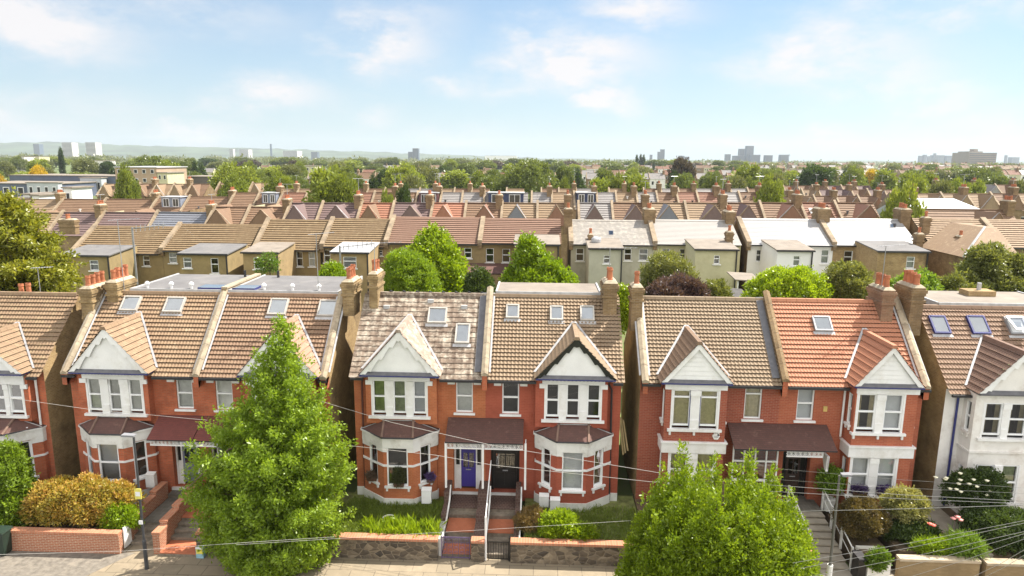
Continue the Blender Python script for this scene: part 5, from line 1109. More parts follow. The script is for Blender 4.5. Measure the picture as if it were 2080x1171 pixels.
rear_house('white rendered rear house with glossy slate roof and white extension',(1520,1693),498,447,R2['shine'],WHR,(1578,1650,510),WHR,FELTP,[(1536,508,1551,532),(1668,508,1684,536)],[(1611,520,1625,541)],chims=[(1663,1688,424,466,5,63.0)])
rear_house('yellow brick rear house with glossy slates and two small rooflights',(1693,1865),499,447,R2['shine'],STOCK,(1782,1884,512),STOCK,FELT,[(1714,510,1732,538),(1748,510,1768,538)],[(1841,522,1858,546)],chims=[(1832,1852,425,465,4,63.0),(1864,1878,475,512,1,58.5)],sky=[(1785,483,1800,486),(1806,456,1820,465)])
H=rear_house('brown tiled rear house with a hipped rear wing and three chimneys',(1890,2040),504,447,R2['brown'],STOCKD,None,None,FELT,[(1904,506,1922,535)],chims=[(1877,1892,442,482,1,61.5),(1949,1963,480,510,1,57.5),(1980,1998,484,512,2,57.0)],party_l=False)
X0,X1=XY(1928,56,520),XY(2105,52,520); b=MB(); zt=atY(1935,508,58)[2]
b.box(X0,X1,54,59.9,1.4,zt,STOCKD); wg=b.build('rear_wing',H)
b=MB(); zr=zt+2.0; b.poly([V(X0-.2,53.8,zt-.05),V(X1+.2,53.8,zt-.05),V(X1,56.8,zr),V(X0+3,56.8,zr)],R2['brown']); b.poly([V(X0-.2,53.8,zt-.05),V(X0+3,56.8,zr),V(X0+3,61.5,zr),V(X0-.2,60,zt-.05)],R2['brown']); b.poly([V(X0+3,56.8,zr),V(X1,56.8,zr),V(X1,61.5,zr),V(X0+3,61.5,zr)],R2['brown']); b.tube([V(X0-.2,53.8,zt),V(X0+3,56.8,zr+.05)],.09,LEADP,5); b.build('wing_roof',H)
rear_house('brown tiled house beyond the stepped parapet at the picture edge',(2042,2200),504,449,R2['brown'],STOCKD,None,None,FELT,[],chims=[])
b=MB(); 
p=atY(1211,488,58); b.lathe((p[0],p[1],p[2]-.2),[(.02,0),(.4,.02),(.42,.3),(.3,.45)],LEADP,12); b.tube([V(p[0],p[1],p[2]-1),V(p[0],p[1],p[2])],.04,LEADP,5); tag(b.build('satellite_dish'),'grey satellite dish beside the small chimney on the grey cream house','satellite dish')
for px,top,bot,lab in ((268,462,552,'tall grey aerial mast before the olive brown house'),(690,500,560,'slim grey aerial mast before the lead covered extension')):
    b=MB(); c0,c1=atY(px+6,bot,50),atY(px,top,50); b.tube([V(c1[0],50,c0[2]-1),V(c1[0],50,c1[2])],.07,STEEL,6); 
    for k in range(7): q=V(c1[0]+.3+k*.35,50,c1[2]-.1+.05*k); b.tube([q-V(0,.05,.25),q+V(0,.05,.25)],.025,STEEL,4)
    b.tube([V(c1[0],50,c1[2]-.1),V(c1[0]+2.6,50,c1[2]+.2)],.03,STEEL,4); tag(b.build('aerial_mast'),lab,'aerial')
# sheds and fences in the gardens
t=thing('garden_shed','sagging black felt shed among the rear shrubs','shed',(15.5,46,1.2)); p=atY(1478,592,46); b=MB(); b.box(p[0]-1.2,p[0]+1.3,45,47,1.1,p[2]-.5,BROWND); b.build('wall',t); b=MB(); b.poly([V(p[0]-1.5,44.8,p[2]-.5),V(p[0]+1.5,44.8,p[2]-.55),V(p[0]+1.3,47.2,p[2]-.05),V(p[0]-1.4,47.2,p[2]+.2)],plain('shed_felt',(.08,.075,.07),.9,.2)); b.build('roof',t)
t=thing('lean_to_canopy','pale corrugated canopy beside the cream yellow extension','canopy',(16.5,53,1.2)); p=atY(1510,566,53); b=MB(); b.prism([V(p[0]-.9,52,p[2]),V(p[0]+1.1,52,p[2]-.1),V(p[0]+1.1,54.5,p[2]+.1),V(p[0]-.9,54.5,p[2]+.2)],V(0,0,.08),FELTP); b.build('roof',t)
for dx in (-.7,.9): b=MB(); b.box(p[0]+dx,p[0]+dx+.1,52.1,52.2,1.2,p[2]-.1,WHITED); b.build('post',t)
SKYS=.15; SKYG=(.285,.375,.44); SKYC=2.6; SKYFILL=6.2; SUNE=5.0; EXPO=1.16; HAZE=.00011
# ------------------------------------------------------------------ terraces further back
TG=dict(purple=tile('far_tile_purple',(.17,.115,.105),(.12,.08,.075),rough=.7),brown=tile('far_tile_brown',(.21,.13,.08),(.15,.09,.055),course=.4),red=tile('far_tile_red',(.24,.125,.085),(.19,.095,.06),course=.4),orange=tile('far_tile_orange',(.32,.15,.095),(.26,.115,.07),course=.4),grey=tile('far_slate_grey',(.28,.26,.245),(.21,.19,.18),tw=.3,course=.3,rough=.5),tan=tile('far_tile_tan',(.27,.19,.115),(.2,.135,.085),course=.4),blue=tile('far_slate_blue',(.18,.185,.21),(.14,.145,.165),rough=.5))
NAVYW=plain('navy_dormer_cladding',(.035,.045,.095),.6,.1); 
def far_house(label,group,x0,x1,Yf,ze,zr,roof,wall,d=7.,gable=None,gx=.5,chim=0,pots=4,sky=False,dormer=None,outr=None,zb=1.8,wins=(),parapet=True,cn='terraced_house'):
    """simplified house: eave towards the camera at Yf, ridge at Yf+d/2"""
    H=thing(cn,label,'house',((x0+x1)/2,Yf,zb),group); b=MB(); w=x1-x0; Ym=Yf+d/2
    b.box(x0,x1,Yf,Yf+d,zb,ze,wall,skip='Zz')
    for x in (x0,x1): b.poly([V(x,Yf,ze),V(x,Yf+d,ze),V(x,Ym,zr-.02)],wall)
    for (a,c,z0,z1) in wins: b.box(x0+a-.09,x0+c+.09,Yf-.05,Yf-.003,z0-.1,z1+.08,WHITE); b.box(x0+a,x0+c,Yf-.07,Yf-.052,z0,z1,BLACKP)
    b.build('wall',H); r=MB(); v=V(0,d/2+.25,zr-ze); L=np.linalg.norm(v); v/=L; n=V(0,-v[2],v[1])
    tiles(r,V(x0,Yf-.25,ze-.05),EX,v,n,L,lambda t:0.,lambda t:w,roof,.45,.3,0,.06,flat=True)
    r.poly([V(x0,Ym,zr),V(x1,Ym,zr),V(x1,Yf+d,ze),V(x0,Yf+d,ze)],roof); r.box(x0,x1,Ym-.12,Ym+.12,zr-.05,zr+.08,roof)
    ro=r.build('roof',H)
    if parapet:
        p=MB(); p.prism([V(x0-.17,Yf-.2,ze-.1),V(x0-.17,Yf-.2,ze+.35),V(x0-.17,Ym,zr+.38),V(x0-.17,Yf+d,ze+.3),V(x0-.17,Yf+d,ze-.1)],V(.3,0,0),STONED); p.build('party_parapet',H)
    if gable:
        gm,gw=gable; c=x0+w*gx; zg=zr-.05; g=MB(); yb=Yf-.25+(d/2+.25)*(zg-ze)/(zr-ze); y0=Yf-.7
        g.poly([V(c-gw,y0,ze+.1),V(c,y0+.12,zg),V(c,yb,zg),V(c-gw,Yf+.2,ze+.1)],gm); g.poly([V(c+gw,y0,ze+.1),V(c,y0+.12,zg),V(c,yb,zg),V(c+gw,Yf+.2,ze+.1)],gm); g.poly([V(c-gw,y0,ze+.1),V(c+gw,y0,ze+.1),V(c,y0+.12,zg)],gm)
        for q in (-1,1): g.tube([V(c,y0+.12,zg+.04),V(c+q*gw,Yf+.2,ze+.15)],.07,LEADP if random.random()<.4 else STONE,4); g.tube([V(c,y0+.12,zg+.04),V(c+q*gw,y0,ze+.13)],.06,roof,4)
        g.build('gable_roof',H)
        g=MB(); g.box(c-gw*.8,c+gw*.8,y0+.2,Yf-.003,zb,ze+.08,wall); g.build('bay',H)
    if chim:
        for cx in ([x1-.45] if chim==1 else [x1-.45,x0+.45]): chimney(H,cx-.42,cx+.42,Ym-.9,Ym+.6,ze,zr+1.15,pots,bm=STOCKD,ph=.5,potr=.14)
    if chim and random.random()<.6:
        b=MB(); q=V(x1-.45,Ym,zr+1.1); hh=random.uniform(1.2,2.2); b.tube([q,q+V(0,0,hh)],.035,STEEL,4); a=random.random()*3; b.tube([q+V(-.7*math.cos(a),-.7*math.sin(a),hh),q+V(.7*math.cos(a),.7*math.sin(a),hh)],.025,STEEL,4); b.build('aerial',H)
    if random.random()<.5:
        b=MB(); t=random.uniform(.25,.7); q=V(x0+w*random.uniform(.15,.85),Yf-.25,ze-.05)+v*(L*t); b.lathe(q,[(.12,-.1),(.12,.3),(.2,.32),(.2,.42)],random.choice((WHITED,GUT,LEAD)),8); b.build('roof_vent',H)
    if sky:
        t=.55; c=V(x0+w*random.uniform(.2,.75),0,0); 
        P=[V(c[0]+a,Yf-.25,ze-.05)+v*(L*bb)+n*.1 for a,bb in ((-.4,t),(.4,t),(.4,t+.22),(-.4,t+.22))]; b=MB(); b.prism([p-n*.12 for p in P],n*.12,WHITED); s=b.build('skylight',H); b=MB(); cc=sum(P)/4; b.poly([cc+(p-cc)*.8+n*.01 for p in P],CURT['white']); b.build('pane',s)
    if dormer:
        dm,a,c=dormer; b=MB(); X0,X1=x0+w*a,x0+w*c; yd=Yf+d*.16; zt=zr+.05; zd=ze+(zr-ze)*.25
        b.box(X0,X1,yd,Ym+.2,zd,zt,dm,skip='z'); b.box(X0-.15,X1+.15,yd-.2,Ym+.3,zt,zt+.12,LEADP); dd=b.build('dormer',H)
        k=2
        for i in range(k):
            cx=X0+(X1-X0)*(i+.5)/k; b=MB(); ww=(X1-X0)*.16; b.box(cx-ww,cx+ww,yd-.05,yd-.003,zd+.35,zt-.2,WHITE); b.box(cx-ww+.09,cx-.04,yd-.07,yd-.051,zd+.44,zt-.29,DARKIN); b.box(cx+.04,cx+ww-.09,yd-.07,yd-.051,zd+.44,zt-.29,DARKIN); b.build('window',dd)
    if outr:
        a,c,dep,h,hip,om=outr; X0,X1=x0+w*a,x0+w*c; b=MB(); b.box(X0,X1,Yf-dep,Yf-.004,zb,h,om,skip='Z'); xm=X0 if hip<0 else X1; xn=X1 if hip<0 else X0
        b.poly([V(xm,Yf-dep,h),V(xn,Yf-dep,h),V(xm,Yf-dep,h+1.5)],om); eo=b.build('rear_extension',H); b=MB(); b.poly([V(xn-.1*hip*-1,Yf-dep-.15,h-.05),V(xm,Yf-dep-.15,h+1.5),V(xm,Yf+.6,h+1.5),V(xn,Yf+.6,h-.05)],random.choice((TG['tan'],TG['brown'],roof))); b.poly([V(xm,Yf-dep-.1,h+1.5),V(xm,Yf+.6,h+1.5),V(xm,Yf+.6,h),V(xm,Yf-dep-.1,h)],om); b.build('extension_roof',eo)
    return H
CN={'purple':'dull purple','brown':'brown','red':'dull red','orange':'orange','grey':'pale grey','tan':'tan','blue':'blue-grey'}
G3='gabled terrace in the third row'
row3=[(-110,-8,'brown',0,1,0,'weathered'),(-8,90,'tan',0,0,0,'weathered'),(90,178,'purple',0,1,0,''),(178,290,'purple',0,0,0,'long plain'),(290,412,'blue',0,1,0,''),(412,486,'brown','brown',0,0,''),(486,572,'brown','brown',1,1,''),(572,640,'purple','purple',0,0,''),(640,722,'purple','purple',1,0,''),(722,790,'orange','brown',0,0,''),(790,872,'purple','purple',1,0,''),(872,942,'orange','orange',0,0,''),(942,1018,'brown','red',1,1,''),(1018,1092,'tan','blue',0,0,''),(1092,1162,'tan','red',1,0,''),(1178,1248,'grey','purple',0,0,''),(1248,1325,'brown','purple',1,0,''),(1325,1402,'tan','blue',0,0,''),(1402,1488,'tan','purple',1,0,''),(1488,1560,'brown','purple',0,0,''),(1560,1645,'brown','red',1,0,''),(1645,1718,'red','red',0,1,''),(1718,1800,'brown','red',0,1,'')]
nm2=['far behind the cypress by the picture edge','between the cypress and the plain purple roof','behind the cypress','behind the mast house ridge','between the plain purple roofs','above the tan parapets','beside the small bright skylight','beyond the patched house','beyond the lead extension house','over the first reddish ridge end','over the reddish ridge','above the ovate tree top','between orange and tan neighbours','above the second reddish roof','by the stepped gap','above the worn slate roof','next to the worn slate chimney','above the pale slates','by the pale slate chimney','above the glossy slates','between dark parapets','by the glossy-roof chimney','beside the round green tree']
Y3=86.
for i,((a,c,r,g,ch,sk,ex),nm) in enumerate(zip(row3,nm2)):
    yr=413 if i>6 else (432 if i<5 else 421); x0,x1=XY(a,Y3,425),XY(c,Y3,425); zr=atY((a+c)/2,yr,Y3+3.5)[2]; ze=zr-2.7
    lab=f"{ex+' ' if ex else ''}{CN[r]} roofed terraced house {'with '+(CN[g]+' pointed gable' if g else 'plain slope')}{' and rooflight' if sk else ''} {nm}"
    far_house(lab,G3,x0,x1,Y3,ze,zr,TG[r],STOCKD,gable=(TG[g],(x1-x0)*.4) if g else None,gx=.42 if i%2 else .55,chim=ch,sky=bool(sk))
H=far_house('tan house with a hipped end and white timbered gable near the picture edge',G3,XY(1900,80,430),XY(2100,80,430),80,7.3,10.4,TG['brown'],RENDER_W,d=8,gable=(TG['brown'],2.2),gx=.62,chim=1)
G4='fourth row of terraced houses seen from behind'
row4=[(-90,5,'brown',0),(5,100,'tan',0),(100,190,'brown',0),(190,300,'brown',0),(300,365,'brown','d'),(365,460,'brown',0),(460,512,'brown',0),(512,560,'brown','d'),(560,612,'red',0),(612,700,'tan',0),(700,752,'red',0),(752,800,'brown',0),(800,842,'brown',0),(842,892,'purple','r'),(892,936,'grey',0),(936,982,'grey',0),(982,1072,'grey','n'),(1080,1122,'grey',0),(1122,1168,'tan',0),(1168,1215,'grey','n'),(1215,1255,'grey',0),(1255,1298,'tan',0),(1298,1340,'grey',0),(1340,1382,'brown',0),(1382,1424,'red',0),(1424,1470,'red',0),(1470,1512,'grey',0),(1512,1560,'brown',0)]
nm4=['hidden past the cypress at the picture edge','before the white rear extensions','behind the cypress crown','with cream hipped wing','with pale blue dormer','over the blue-grey slates','with tall chimney','with small dark dormer','beside the twin trees','half hidden by the twin trees','between twin trees and grey slates','above the orange gable','beside the dark dormer','with dark red dormer','with two tiny windows','with a pale stained slope','with wide navy dormer','beside the big round oak','streaked with rust below the oak','with navy dormer and tan wing','below the small limes','with blotchy lichen','beside the chimney stack','with plain even tiles','with red rear wing','with long parapet','next to the round tree','at the row end']
Y4=112.
for i,((a,c,r,k),nm) in enumerate(zip(row4,nm4)):
    yr=392 if i>5 else (405 if i<4 else 400); x0,x1=XY(a,Y4,400),XY(c,Y4,400); zr=atY((a+c)/2,yr,Y4+3.5)[2]; ze=zr-2.5
    dm={'d':(plain('grey_blue_dormer',(.2,.22,.27),.6),.3,.9),'n':(NAVYW,.1,.9),'r':(plain('maroon_dormer',(.12,.05,.05),.6),.15,.9)}.get(k)
    far_house(f"{CN[r]} roofed terraced house {nm}",G4,x0,x1,Y4,ze,zr,TG[r],STOCKD,chim=1 if i%2 else 0,dormer=dm,outr=(.08,.5,4.5,ze-.7,1 if i%2 else -1,random.choice((STOCKD,RENDER_W,STOCKD,CREAMR))) if k!='n' else None)
# scattered roofs beyond
G5='distant terraced houses beyond the fourth row'; rnd=random.Random(5)
def far_row(y,xa,xb,Y,step,lab,roofs,gab,prob=1.,walls=(STOCKD,)):
    x=xa; i=0
    while x<xb:
        if rnd.random()<prob:
            x0,x1=XY(x,Y,y+5),XY(x+step,Y,y+5); zr=atY(x,y,Y+3.5)[2]; r=rnd.choice(roofs)
            far_house(lab.format(CN[r]),G5,x0,x1,Y,zr-2.6,zr,TG[r],rnd.choice(walls),gable=(TG[r],(x1-x0)*.3) if gab else None,chim=1 if i%2==0 else 0,pots=4,zb=1.5,wins=[(1.,1.9,zr-5.2,zr-3.7),(3.2,4.0,zr-5.2,zr-3.7)])
        x+=step; i+=1
far_row(399,1575,1800,126,46,'{} roofed house with small gable in the row past the round green tree',['brown','purple','tan'],True)
far_row(386,1640,1840,150,34,'{} roofed house among the crowded roofs under the dark trees',['brown','tan','grey','purple'],True)
far_row(378,1600,1760,175,30,'{} roofed house just under the dark tree belt',['brown','purple'],True,.8)
far_row(384,560,1240,140,36,'{} roofed house barely showing over the navy dormer row',['brown','grey','tan','grey'],False,.9,(STOCKD,CREAMR))
far_row(384,1240,1560,142,36,'{} roofed house showing over the grey slate row',['tan','brown','grey'],False,.85,(STOCKD,CREAMR))
far_row(374,195,400,150,36,'{} gabled house below the tan brick flats',['brown','tan'],True)
far_row(372,400,600,165,34,'{} gabled house beside the round green poplars',['brown','tan'],True,.6)
far_row(394,1830,2100,118,52,'{} roofed house behind the long grey roof near the edge',['brown','tan','orange'],True)
far_row(376,1880,2100,165,40,'{} roofed house among trees near the picture edge',['brown','grey','tan'],True,.7)
far_row(360,1090,1130,230,30,'{} roofed house beside the big round oak',['brown'],False)
for y,Y,pr,xa,xb in ((345,420,.35,560,1000),(338,650,.5,900,1350),(334,900,.4,560,1400),(346,420,.4,1350,2080),(338,650,.35,1380,2080),(352,320,.3,1000,1650),(351,300,.5,420,1000),(346,390,.5,1000,2080),(342,480,.5,300,1100),(336,700,.6,500,2080),(331,1000,.5,700,2000)):
    far_row(y,xa,xb,Y,int(7*1390/Y)+2,'{} roof of a distant house among the suburban trees',['brown','tan','red','grey'],False,pr,(STOCKD,RENDER_W,CREAMR))
# low flats, sheds and the white extensions at the left
def block(kind,label,cat,px0,px1,yt,Y,d,mats,floors=0,group=None,zb=1.8,wn=0,roofm=None,lit=None):
    x0,x1=XY(px0,Y,yt+10),XY(px1,Y,yt+10); zt=atY((px0+px1)/2,yt,Y)[2]; t=thing(kind,label,cat,((x0+x1)/2,Y,zb),group); b=MB(); b.box(x0,x1,Y,Y+d,zb,zt,mats,skip='zZ'); b.build('wall',t)
    b=MB(); b.box(x0-.3,x1+.3,Y-.3,Y+d+.3,zt,zt+max(.25,(zt-zb)*.015),roofm or FELTP); b.build('roof',t)
    if floors:
        hh=(zt-zb)/floors; k=wn; cw=(x1-x0)/k
        if k*floors<=48:
            for f in range(floors):
                for i in range(k): b=MB(); xx=x0+cw*(i+.5); z=zb+hh*(f+.35); b.box(xx-cw*.22,xx+cw*.22,Y-.08,Y-.003,z,z+hh*.45,WHITE if cat!='tower' else GREYF); b.box(xx-cw*.17,xx+cw*.17,Y-.12,Y-.081,z+hh*.04,z+hh*.41,BLACKP if cat!='tower' else LEAD); b.build('window',t)
        else:
            b=MB()
            for f in range(floors): z=zb+hh*(f+.35); b.box(x0+cw*.1,x1-cw*.1,Y-.6,Y-.05,z,z+hh*.4,LEAD)
            b.build('window_bands',t)
    return t
for a,c,yt,lab in ((30,60,404,'pale cream gabled rear extension behind the cypress'),(48,62,396,'narrow white gabled extension near the cypress top'),(66,80,398,'second narrow white gabled extension'),(112,124,392,'cream rendered extension with tall window'),(130,146,383,'bright white extension with two small windows')):
    block('house_extension',lab,'house',a,c,yt,128,6,WHR if 'white' in lab else CREAMR,2,'pale extensions at the far street end',1.8,1)
GI='low industrial units beyond the terraces'
GREYU=plain('pale_grey_cladding',(.42,.44,.46),.6,.04,.5); BLUEU=plain('dark_blue_cladding',(.10,.115,.16),.6,.08,.5)
block('industrial_unit','long blue-grey industrial unit with pale roof edge','warehouse',-60,115,374,215,20,BLUEU,1,GI,1.5,6); block('industrial_unit','pale grey unit with a row of small windows','warehouse',55,118,372,212.5,2,GREYU,1,GI,1.5,4)
block('industrial_unit','dark blue unit behind the pale grey unit','warehouse',20,236,358,240,20,BLUEU,0,GI); block('industrial_unit','pale grey unit with four tall windows before the dark one','warehouse',163,206,362,236,3,GREYU,1,GI,1.5,4)
FLATB=plain('tan_brick_flats',(.36,.26,.18),.85,.06,.6)
block('flats','tan brick flat-roofed flats above the terraces','flats',234,318,341,205,18,FLATB,4,None,1.8,5,LEADP); block('flats','lower cream flats with balconies beside the tan brick block','flats',320,340,352,205,10,CREAMR,3,None,1.8,2)
block('sports_hall','dark flat-roofed hall with open frame among the trees','hall',372,432,360,235,14,plain('dark_hall',(.14,.12,.11),.7),0); 
for a,c,yt,Y,m,lab in ((25,50,319,520,RENDER_W,'pale rooftops among trees at the far side'),(48,80,318,540,CREAMR,'long cream roofed block among far trees'),(178,210,327,400,RENDER_W,'white low roof glimpsed between trees near the flats'),(600,640,338,420,CREAMR,'cream low building in the middle tree belt'),(668,690,333,500,WHR,'white block with dark windows in the middle tree belt'),(985,1050,317,1900,WHR,'long low white roof on the far ridge'),(1480,1520,341,520,WHR,'white flat-roofed building beyond the dark spruce'),(1860,1905,362,260,WHR,'white walled house with pale roof among the edge trees'),(1865,1890,350,420,STOCKD,'brown shop row behind the white walled house'),(1595,1640,345,420,CREAMR,'cream low building beside the dark broad tree')):
    block('distant_building',lab,'building',a,c,yt,Y,12,m,2 if Y<450 else 0,None,1.8,4)
b=MB(); p0,p1=XY(1868,96,412),XY(1990,96,412); z=atY(1930,408,96)[2]; t=thing('hall_roof_building','long pale grey metal roofed hall beside the round tree','hall',((p0+p1)/2,96,1.9)); b.box(p0,p1,96,108,1.8,z-2.2,GREYU); b.build('wall',t); b=MB(); b.poly([V(p0,95.7,z-2.2),V(p1+3,95.7,z-2.2),V(p1,102,z),V(p0,102,z)],plain('metal_sheet_roof',(.38,.40,.42),.5,.05,.5)); b.poly([V(p0,102,z),V(p1,102,z),V(p1,108,z-2.2),V(p0,108,z-2.2)],MATS['metal_sheet_roof']); b.poly([V(p0,95.7,z-2.2),V(p0,102,z),V(p0,108,z-2.2)],GREYU); b.build('roof',t)
# ------------------------------------------------------------------ suburban trees (copies of a few models)
def proto(name,shape,n,L,mat,seed,trunk=True):
    rnd=random.Random(seed); bl=[]
    if shape=='round':
        for i in range(46): a=rnd.random()*6.28; e=rnd.uniform(-.6,1.4); f=rnd.uniform(.8,1.12); q=rnd.uniform(.075,.16); bl.append((.40*f*math.cos(a)*math.cos(e),.40*f*math.sin(a)*math.cos(e),.56+.36*f*math.sin(e),q,q,q*.85))
        bl.append((0,0,.52,.32,.32,.26))
    elif shape=='tall':
        for i in range(40): z=rnd.uniform(.2,.95); h=.30*(1-abs(z-.5)**1.5*1.5); a=rnd.random()*6.28; q=rnd.uniform(.06,.11); bl.append((h*.85*math.cos(a),h*.85*math.sin(a),z-.03,q,q,q*1.2))
        bl.append((0,0,.5,.2,.2,.36))
    elif shape=='poplar':
        for i in range(12): z=.12+.8*i/11; h=.11*math.sin(math.pi*min(1,.15+z*.85))+.03; bl.append((rnd.uniform(-.03,.03),rnd.uniform(-.03,.03),z,h,h,.09))
    elif shape=='wide':
        for i in range(60): a=rnd.random()*6.28; e=rnd.uniform(-.5,1.35); rr=rnd.uniform(.08,.17); bl.append((.52*math.cos(a)*math.cos(e),.52*math.sin(a)*math.cos(e),.50+.34*math.sin(e),rr,rr,rr*.75))
        bl.append((0,0,.45,.5,.5,.3))
    else:
        for i in range(14): z=.1+.85*i/13; h=.3*(1-z)+.03; a=i*2.4; bl.append((h*.5*math.cos(a),h*.5*math.sin(a),z,h*.75,h*.75,.08))
    t=bpy.data.objects.new(name,None); COL.objects.link(t)
    p,d=blob_points(bl,n,.7,.3); leaf_object('crown',p,d,L,L*.6,mat,t,4)
    if trunk: b=MB(); b.tube([V(0,0,-.02),V(0,0,.6)],[.03,.012],BARK,6); b.build('trunk',t)
    return t
F_MID=leaf('leaf_far_mid',(.085,.115,.027),(.15,.185,.043),(.23,.265,.07),trans=.4); F_LIM=leaf('leaf_far_light',(.135,.17,.025),(.22,.265,.035),(.32,.36,.06),trans=.4); F_OLI=leaf('leaf_far_olive',(.10,.115,.035),(.165,.18,.058),(.24,.25,.09),trans=.35)
PR=[proto('broadleaf_tree','round',1900,.062,F_MID,1),proto('broadleaf_tree','round',1900,.062,F_LIM,2),proto('broadleaf_tree','tall',1500,.07,F_LIM,3),proto('broadleaf_tree','wide',2500,.055,F_MID,4),proto('broadleaf_tree','round',1900,.062,L_DARK,5),proto('poplar_tree','poplar',900,.06,L_DARK,6),proto('conifer_tree','cone',1200,.07,L_DARK,7),proto('broadleaf_tree','round',1300,.075,F_OLI,8),proto('broadleaf_tree','round',1300,.075,leaf('leaf_golden',(.38,.27,.01),(.52,.36,.015),(.60,.44,.03)),9),proto('broadleaf_tree','round',1300,.075,leaf('leaf_brown_purple',(.05,.035,.03),(.08,.06,.045),(.11,.085,.06)),10)]
PL=['mid green rounded tree','bright green rounded tree','fresh green tall-crowned tree','broad spreading mid green tree','dark green rounded tree','slim dark poplar','dark pointed conifer','olive green rounded tree','golden yellow tree','dark purple-brown tree']
used=set()
def put(k,x,yt,wpx,Y,label=None,group='suburban trees beyond the terraces',hs=1.,zb=1.6):
    zt=atY(x,yt,Y)[2]; X=XY(x,Y,yt); h=zt-zb; wf={0:.95,1:.95,2:.62,3:1.35,4:.95,5:.24,6:.55,7:.95,8:.95,9:.95}[k]; sx=(wpx/1390*Y/wf) if wpx else h
    o=PR[k]
    if k not in used:
        used.add(k); o.location=(X,Y,zb); o.scale=(sx,sx,h); o.rotation_euler=(0,0,rnd.random()*6)
    else: o=copy_tree(o,(X,Y,zb),(sx,sx,h),rnd.random()*6)
    tag(o,label or PL[k]+' among the distant suburban tree belt','tree',group); return o
for k,x,yt,w,Y,lab in ((3,1078,323,115,190,'huge round oak standing clear above the navy dormer houses'),(0,1148,344,40,195,'olive tinted tree tucked against the huge round oak'),(2,665,353,75,105,'pale green tree with loose crown before the fourth row'),(1,700,372,60,104,'low bright green tree beside the pale loose-crowned tree'),(1,475,342,90,175,'bright green poplar-like cluster past the gabled roofs'),(1,582,372,48,150,'bright green rounded tree behind the dark dormer'),(1,820,342,80,190,'bright green round tree over the middle roofs'),(4,790,350,55,195,'dark tree touching the bright round tree'),(1,255,350,44,130,'small bright tree before the tan brick flats'),(8,75,341,32,250,'golden yellow tree above the industrial units'),(8,-5,358,26,225,'golden yellow tree cut off by the picture edge'),(1,1565,374,56,108,'round green tree at the end of the grey slate row'),(1,1837,395,70,80,'fresh green tree beside the long grey metal roof'),(0,1232,350,46,180,'green tree cluster behind the blotchy lichen roof'),(1,1260,365,50,150,'bright low tree over the grey slates'),(1,1295,374,40,150,'small bright tree behind the grey chimney row'),(9,1385,328,48,260,'dark purple-brown tree in the middle distance'),(2,1520,340,44,200,'tall fresh green tree above the brown roofs'),(3,1570,345,60,215,'broad olive tree behind the round green tree'),(4,1660,342,70,240,'dark broad tree over the crowded roofs'),(8,1775,348,36,330,'yellow tinted tree among green crowns'),(1,1735,346,40,250,'yellow-green tree next to the dark broad tree'),(7,1915,375,50,140,'olive tree with dry flower heads near the grey roof'),(1,1945,375,55,150,'bright green tree before the white walled house'),(3,1990,340,90,260,'broad green tree near the hospital-like block'),(5,122,302,7,420,'slim dark poplar below the tower blocks'),(5,1294,316,4.5,800,'first of the far slim poplars by the glass towers'),(5,1302,315,4.5,800,'middle of the far slim poplars by the glass towers'),(5,1308,316,4.5,800,'last of the far slim poplars by the glass towers'),(6,1370,352,30,230,'pointed dark conifer before the purple-brown tree'),(6,395,330,20,330,'pointed conifer behind the sports hall'),(1,340,335,60,230,'bright tree behind the tan brick flats'),(0,300,322,70,300,'tree crown rising over the tan brick flats'),(4,820,387,34,108,'low dark bush-like tree in the fourth row gardens'),(1,785,402,34,100,'yellow-green small tree before the dark red dormer'),(1,970,355,44,200,'bright tree left of the huge round oak'.replace('left of','near')),(1,1145,372,30,150,'bright green low crown at the oak foot')):
    put(k,x,yt,w,Y,lab)
bands=[(150,358,374,20),(190,350,364,24),(260,341,355,32),(360,334,346,34),(520,328,337,36),(750,323,331,44)]
for Y,ya,yb,cnt in bands:
    for i in range(cnt):
        x=-60+2200*(i+rnd.random())/cnt; y=rnd.uniform(ya,yb)+(x-1040)*.0087
        if Y<200 and (x<420 or (1000<x<1200) or (1600<x<1830) or rnd.random()<.25): continue
        if Y<300 and x<330 and y<352: y+=6
        k=rnd.choice((0,0,1,2,3,4,7,7,2,1,6,7) if Y<400 else (0,0,4,7,7,3,9,0,2,1)); w=rnd.uniform(34,70)*(1 if Y<300 else .75)*(.5 if k==6 else 1)
        put(k,x,y,w,Y,PL[k]+{150:' just behind the last terraces',190:' past the last terraces',260:' in the middle of the tree belt',360:' in the deeper tree belt',520:' far back in the tree belt',750:' on the hazy edge of the tree belt'}[Y])
# far woods that read as one mass
pts=[];
for i in range(560):
    Y=rnd.uniform(900,2600); x=rnd.uniform(-120,2200); h=rnd.uniform(5,12); w=rnd.uniform(7,20); X=XY(x,Y,320); c=V(X,Y,1.5+h*.45)
    m_=60; d=RNG.normal(0,1,(m_,3)); d/=np.linalg.norm(d,axis=1)[:,None]; pts.append(c+d*V(w,w*.6,h*.6))
pts=np.concatenate(pts); dr=RNG.normal(0,.5,(len(pts),3)); dr[:,2]+=.7; dr/=np.linalg.norm(dr,axis=1)[:,None]
stuff(leaf_object('distant_woodland',pts,dr,4.2,2.6,F_OLI,None,2,.9,.4))
